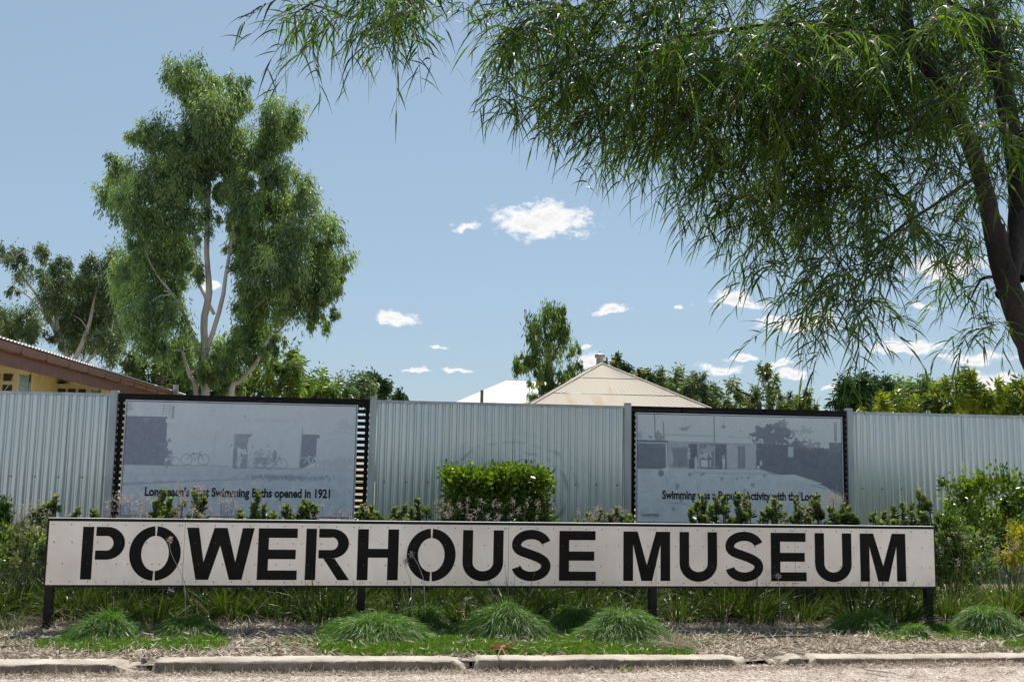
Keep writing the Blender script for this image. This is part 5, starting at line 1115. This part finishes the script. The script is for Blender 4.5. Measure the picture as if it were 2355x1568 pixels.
# litter
def turf_mask(x, y):
    m = np.ones(len(x))
    for vx, vy, rx, ry in turf:
        c = G(vx, vy, .05); a = rx*c[1]/FPX; b = abs(G(vx, vy-ry, .05)[1]-c[1]); m = np.minimum(m, np.clip((np.hypot((x-c[0])/a, (y-c[1])/b)-.55)/.5, .12, 1))
    return m
def litter(name, label, n, x0, x1, y0, y1, zf, L=(.015, .05), W=(.003, .009), flat=.35, dens=None):
    x = RNG.uniform(x0, x1, n); y = RNG.uniform(y0, y1, n)
    if dens is not None: ok = RNG.uniform(0, 1, n) < dens(x, y); x, y = x[ok], y[ok]; n = len(x)
    b = np.stack([x, y, zf(x, y)+RNG.uniform(.001, .012, n)], -1); d = RNG.normal(size=(n, 3))*np.array([1, 1, flat*.6])
    side = nrm(np.cross(nrm(d), nrm(np.array([0, 0, 1.])+RNG.normal(size=(n, 3))*flat)))
    V, F, v = strips(b, d, RNG.uniform(*L, n), RNG.uniform(*W, n), np.clip(RNG.beta(1.7, 1.5, n), 0, 1), 2, RNG.uniform(-.3, .3, n), .3, .5, side=side)
    o = link(name, mesh_np(name, V, F, v), M['l_litter']); tag(o, label, 'leaf litter', kind='stuff')
litter('bed_litter', 'dry straw leaves and bark chips strewn over the garden bed', 46000, -3.4, 5.2, KY+.155, 7.5, bed_z, L=(.018, .07), W=(.004, .013), flat=.55, dens=turf_mask)
litter('grass_litter', 'dry scraps caught on top of the low grass', 1100, -2.2, 4.6, KY+.2, 6.8, lambda x, y: bed_z(x, y)+.03, L=(.02, .07), W=(.004, .010), flat=.5)
litter('bed_litter', 'dry chips on the bed behind the sign', 14000, -4.2, 6.5, 7.4, 10.6, bed_z, L=(.02, .06), W=(.004, .012))
litter('verge_litter', 'dry straw and leaf scraps strewn over the gravel verge', 26000, -3.2, 5.0, 4.6, KY-.004, verge_z, L=(.012, .045), W=(.002, .006), dens=lambda x, y: np.clip(.25+(y-5.35)*1.4, .12, 1))
litter('kerb_litter', 'straw scraps lying along the kerb foot', 9000, -3.2, 5.0, KY-.10, KY-.002, verge_z, L=(.015, .05), W=(.002, .006), flat=.8)
def scrap(name, label, pts, r, mat, cat='stick'):
    o = link(name, tubes_mesh(name, [tube(smooth_path(pts, 14), [r, r*1.1, r*.7], 6, .06)]), mat); tag(o, label, cat)
g = lambda x, y, z=.06: G(x, y, z)
scrap('fallen_stick', 'dark curved fallen stick on the mulch below the letters US of MUSEUM', [g(1710, 1470), g(1770, 1463, .075), g(1850, 1462, .08), g(1900, 1466)], .007, M['stick'])
scrap('fallen_stick', 'dark thin stick lying at the far left of the bed', [g(-20, 1488), g(30, 1484, .07), g(85, 1484)], .006, M['stick'])
scrap('fallen_stick', 'straight pale stick lying behind the broken kerb joint', [g(505, 1487), g(560, 1489, .066), g(612, 1489)], .004, M['gumbark'])
scrap('fallen_stick', 'white bleached stick on the gravel at the right kerb', [G(1990, 1538, .03), G(2030, 1543, .035), G(2060, 1547, .03)], .006, M['gumbark'])
scrap('bent_stalk', 'pale dry stalk arching over the mound below letter H', [g(898, 1418, .13), g(920, 1402, .20), g(955, 1392, .22)], .0025, M['gumbark'], 'stalk')
scrap('bent_stalk', 'pale dry stalk curving up beside the small mound below W', [g(402, 1440, .1), g(408, 1415, .18), g(438, 1392, .26)], .0025, M['gumbark'], 'stalk')
# brown curled leaf cluster on the grass
for i, (vx, vy) in enumerate(((1135, 1484), (1150, 1488), (1165, 1485))):
    c = G(vx, vy, .085); n = 7; V, F, v = strips(np.repeat(c[None], n, 0)+RNG.normal(size=(n, 3))*.01, RNG.normal(size=(n, 3))*np.array([1, .6, .25]), RNG.uniform(.03, .06, n), .02, RNG.uniform(0, .4, n), 3, .2)
    o = link('fallen_leaf', mesh_np('fallen_leaf', V, F, v), M['l_fallen'] if 'l_fallen' in M else M.setdefault('l_fallen', leafm('fallen_leaf', (.40, .19, .08), (.60, .38, .20), .2, tcol=(1, .8, .5)))); tag(o, 'curled orange brown fallen leaf on the grass below USE', 'leaf', 'fallen leaves on the grass')
# stalks standing in front of the sign face
def face_stalk(label, pts, head):
    w = [P(x, y, SY-.10) for x, y in pts]; t = empty('flower_stalk', (w[0][0], SY-.10, gz(w[0][0], SY-.1)), label, 'stalk', 'stalks leaning across the sign face')
    base = np.array([w[0][0]+.02, SY-.06, .04])
    link('stalk', tubes_mesh('stalk', [tube(smooth_path([base]+w, 16), [.0026, .0016], 5)]), M['gumbark'], t)
    m = 60; V, F, v = rhombs(w[-1]+RNG.normal(size=(m, 3))*np.array([.008, .006, .012]), rnd_dir(m)+np.array([0, 0, .4]), .016, .006, RNG.uniform(0, 1, m)); link('seed_head', mesh_np('seed_head', V, F, v), M['l_head'], t)['kind'] = 'stuff'
face_stalk('dry stalk with pale head crossing the first letter O', [(424, 1345), (412, 1310), (393, 1270), (390, 1242)], 1)
face_stalk('dry flower stalk with white head inside the second letter O', [(975, 1345), (968, 1315), (957, 1290), (946, 1275)], 1)
face_stalk('thin grey sprig crossing the left part of the second letter O', [(945, 1345), (938, 1318), (932, 1300), (933, 1292)], 1)
face_stalk('tiny pale flower before the foot of the last letter E', [(1792, 1350), (1790, 1338), (1789, 1330), (1788, 1325)], 1)
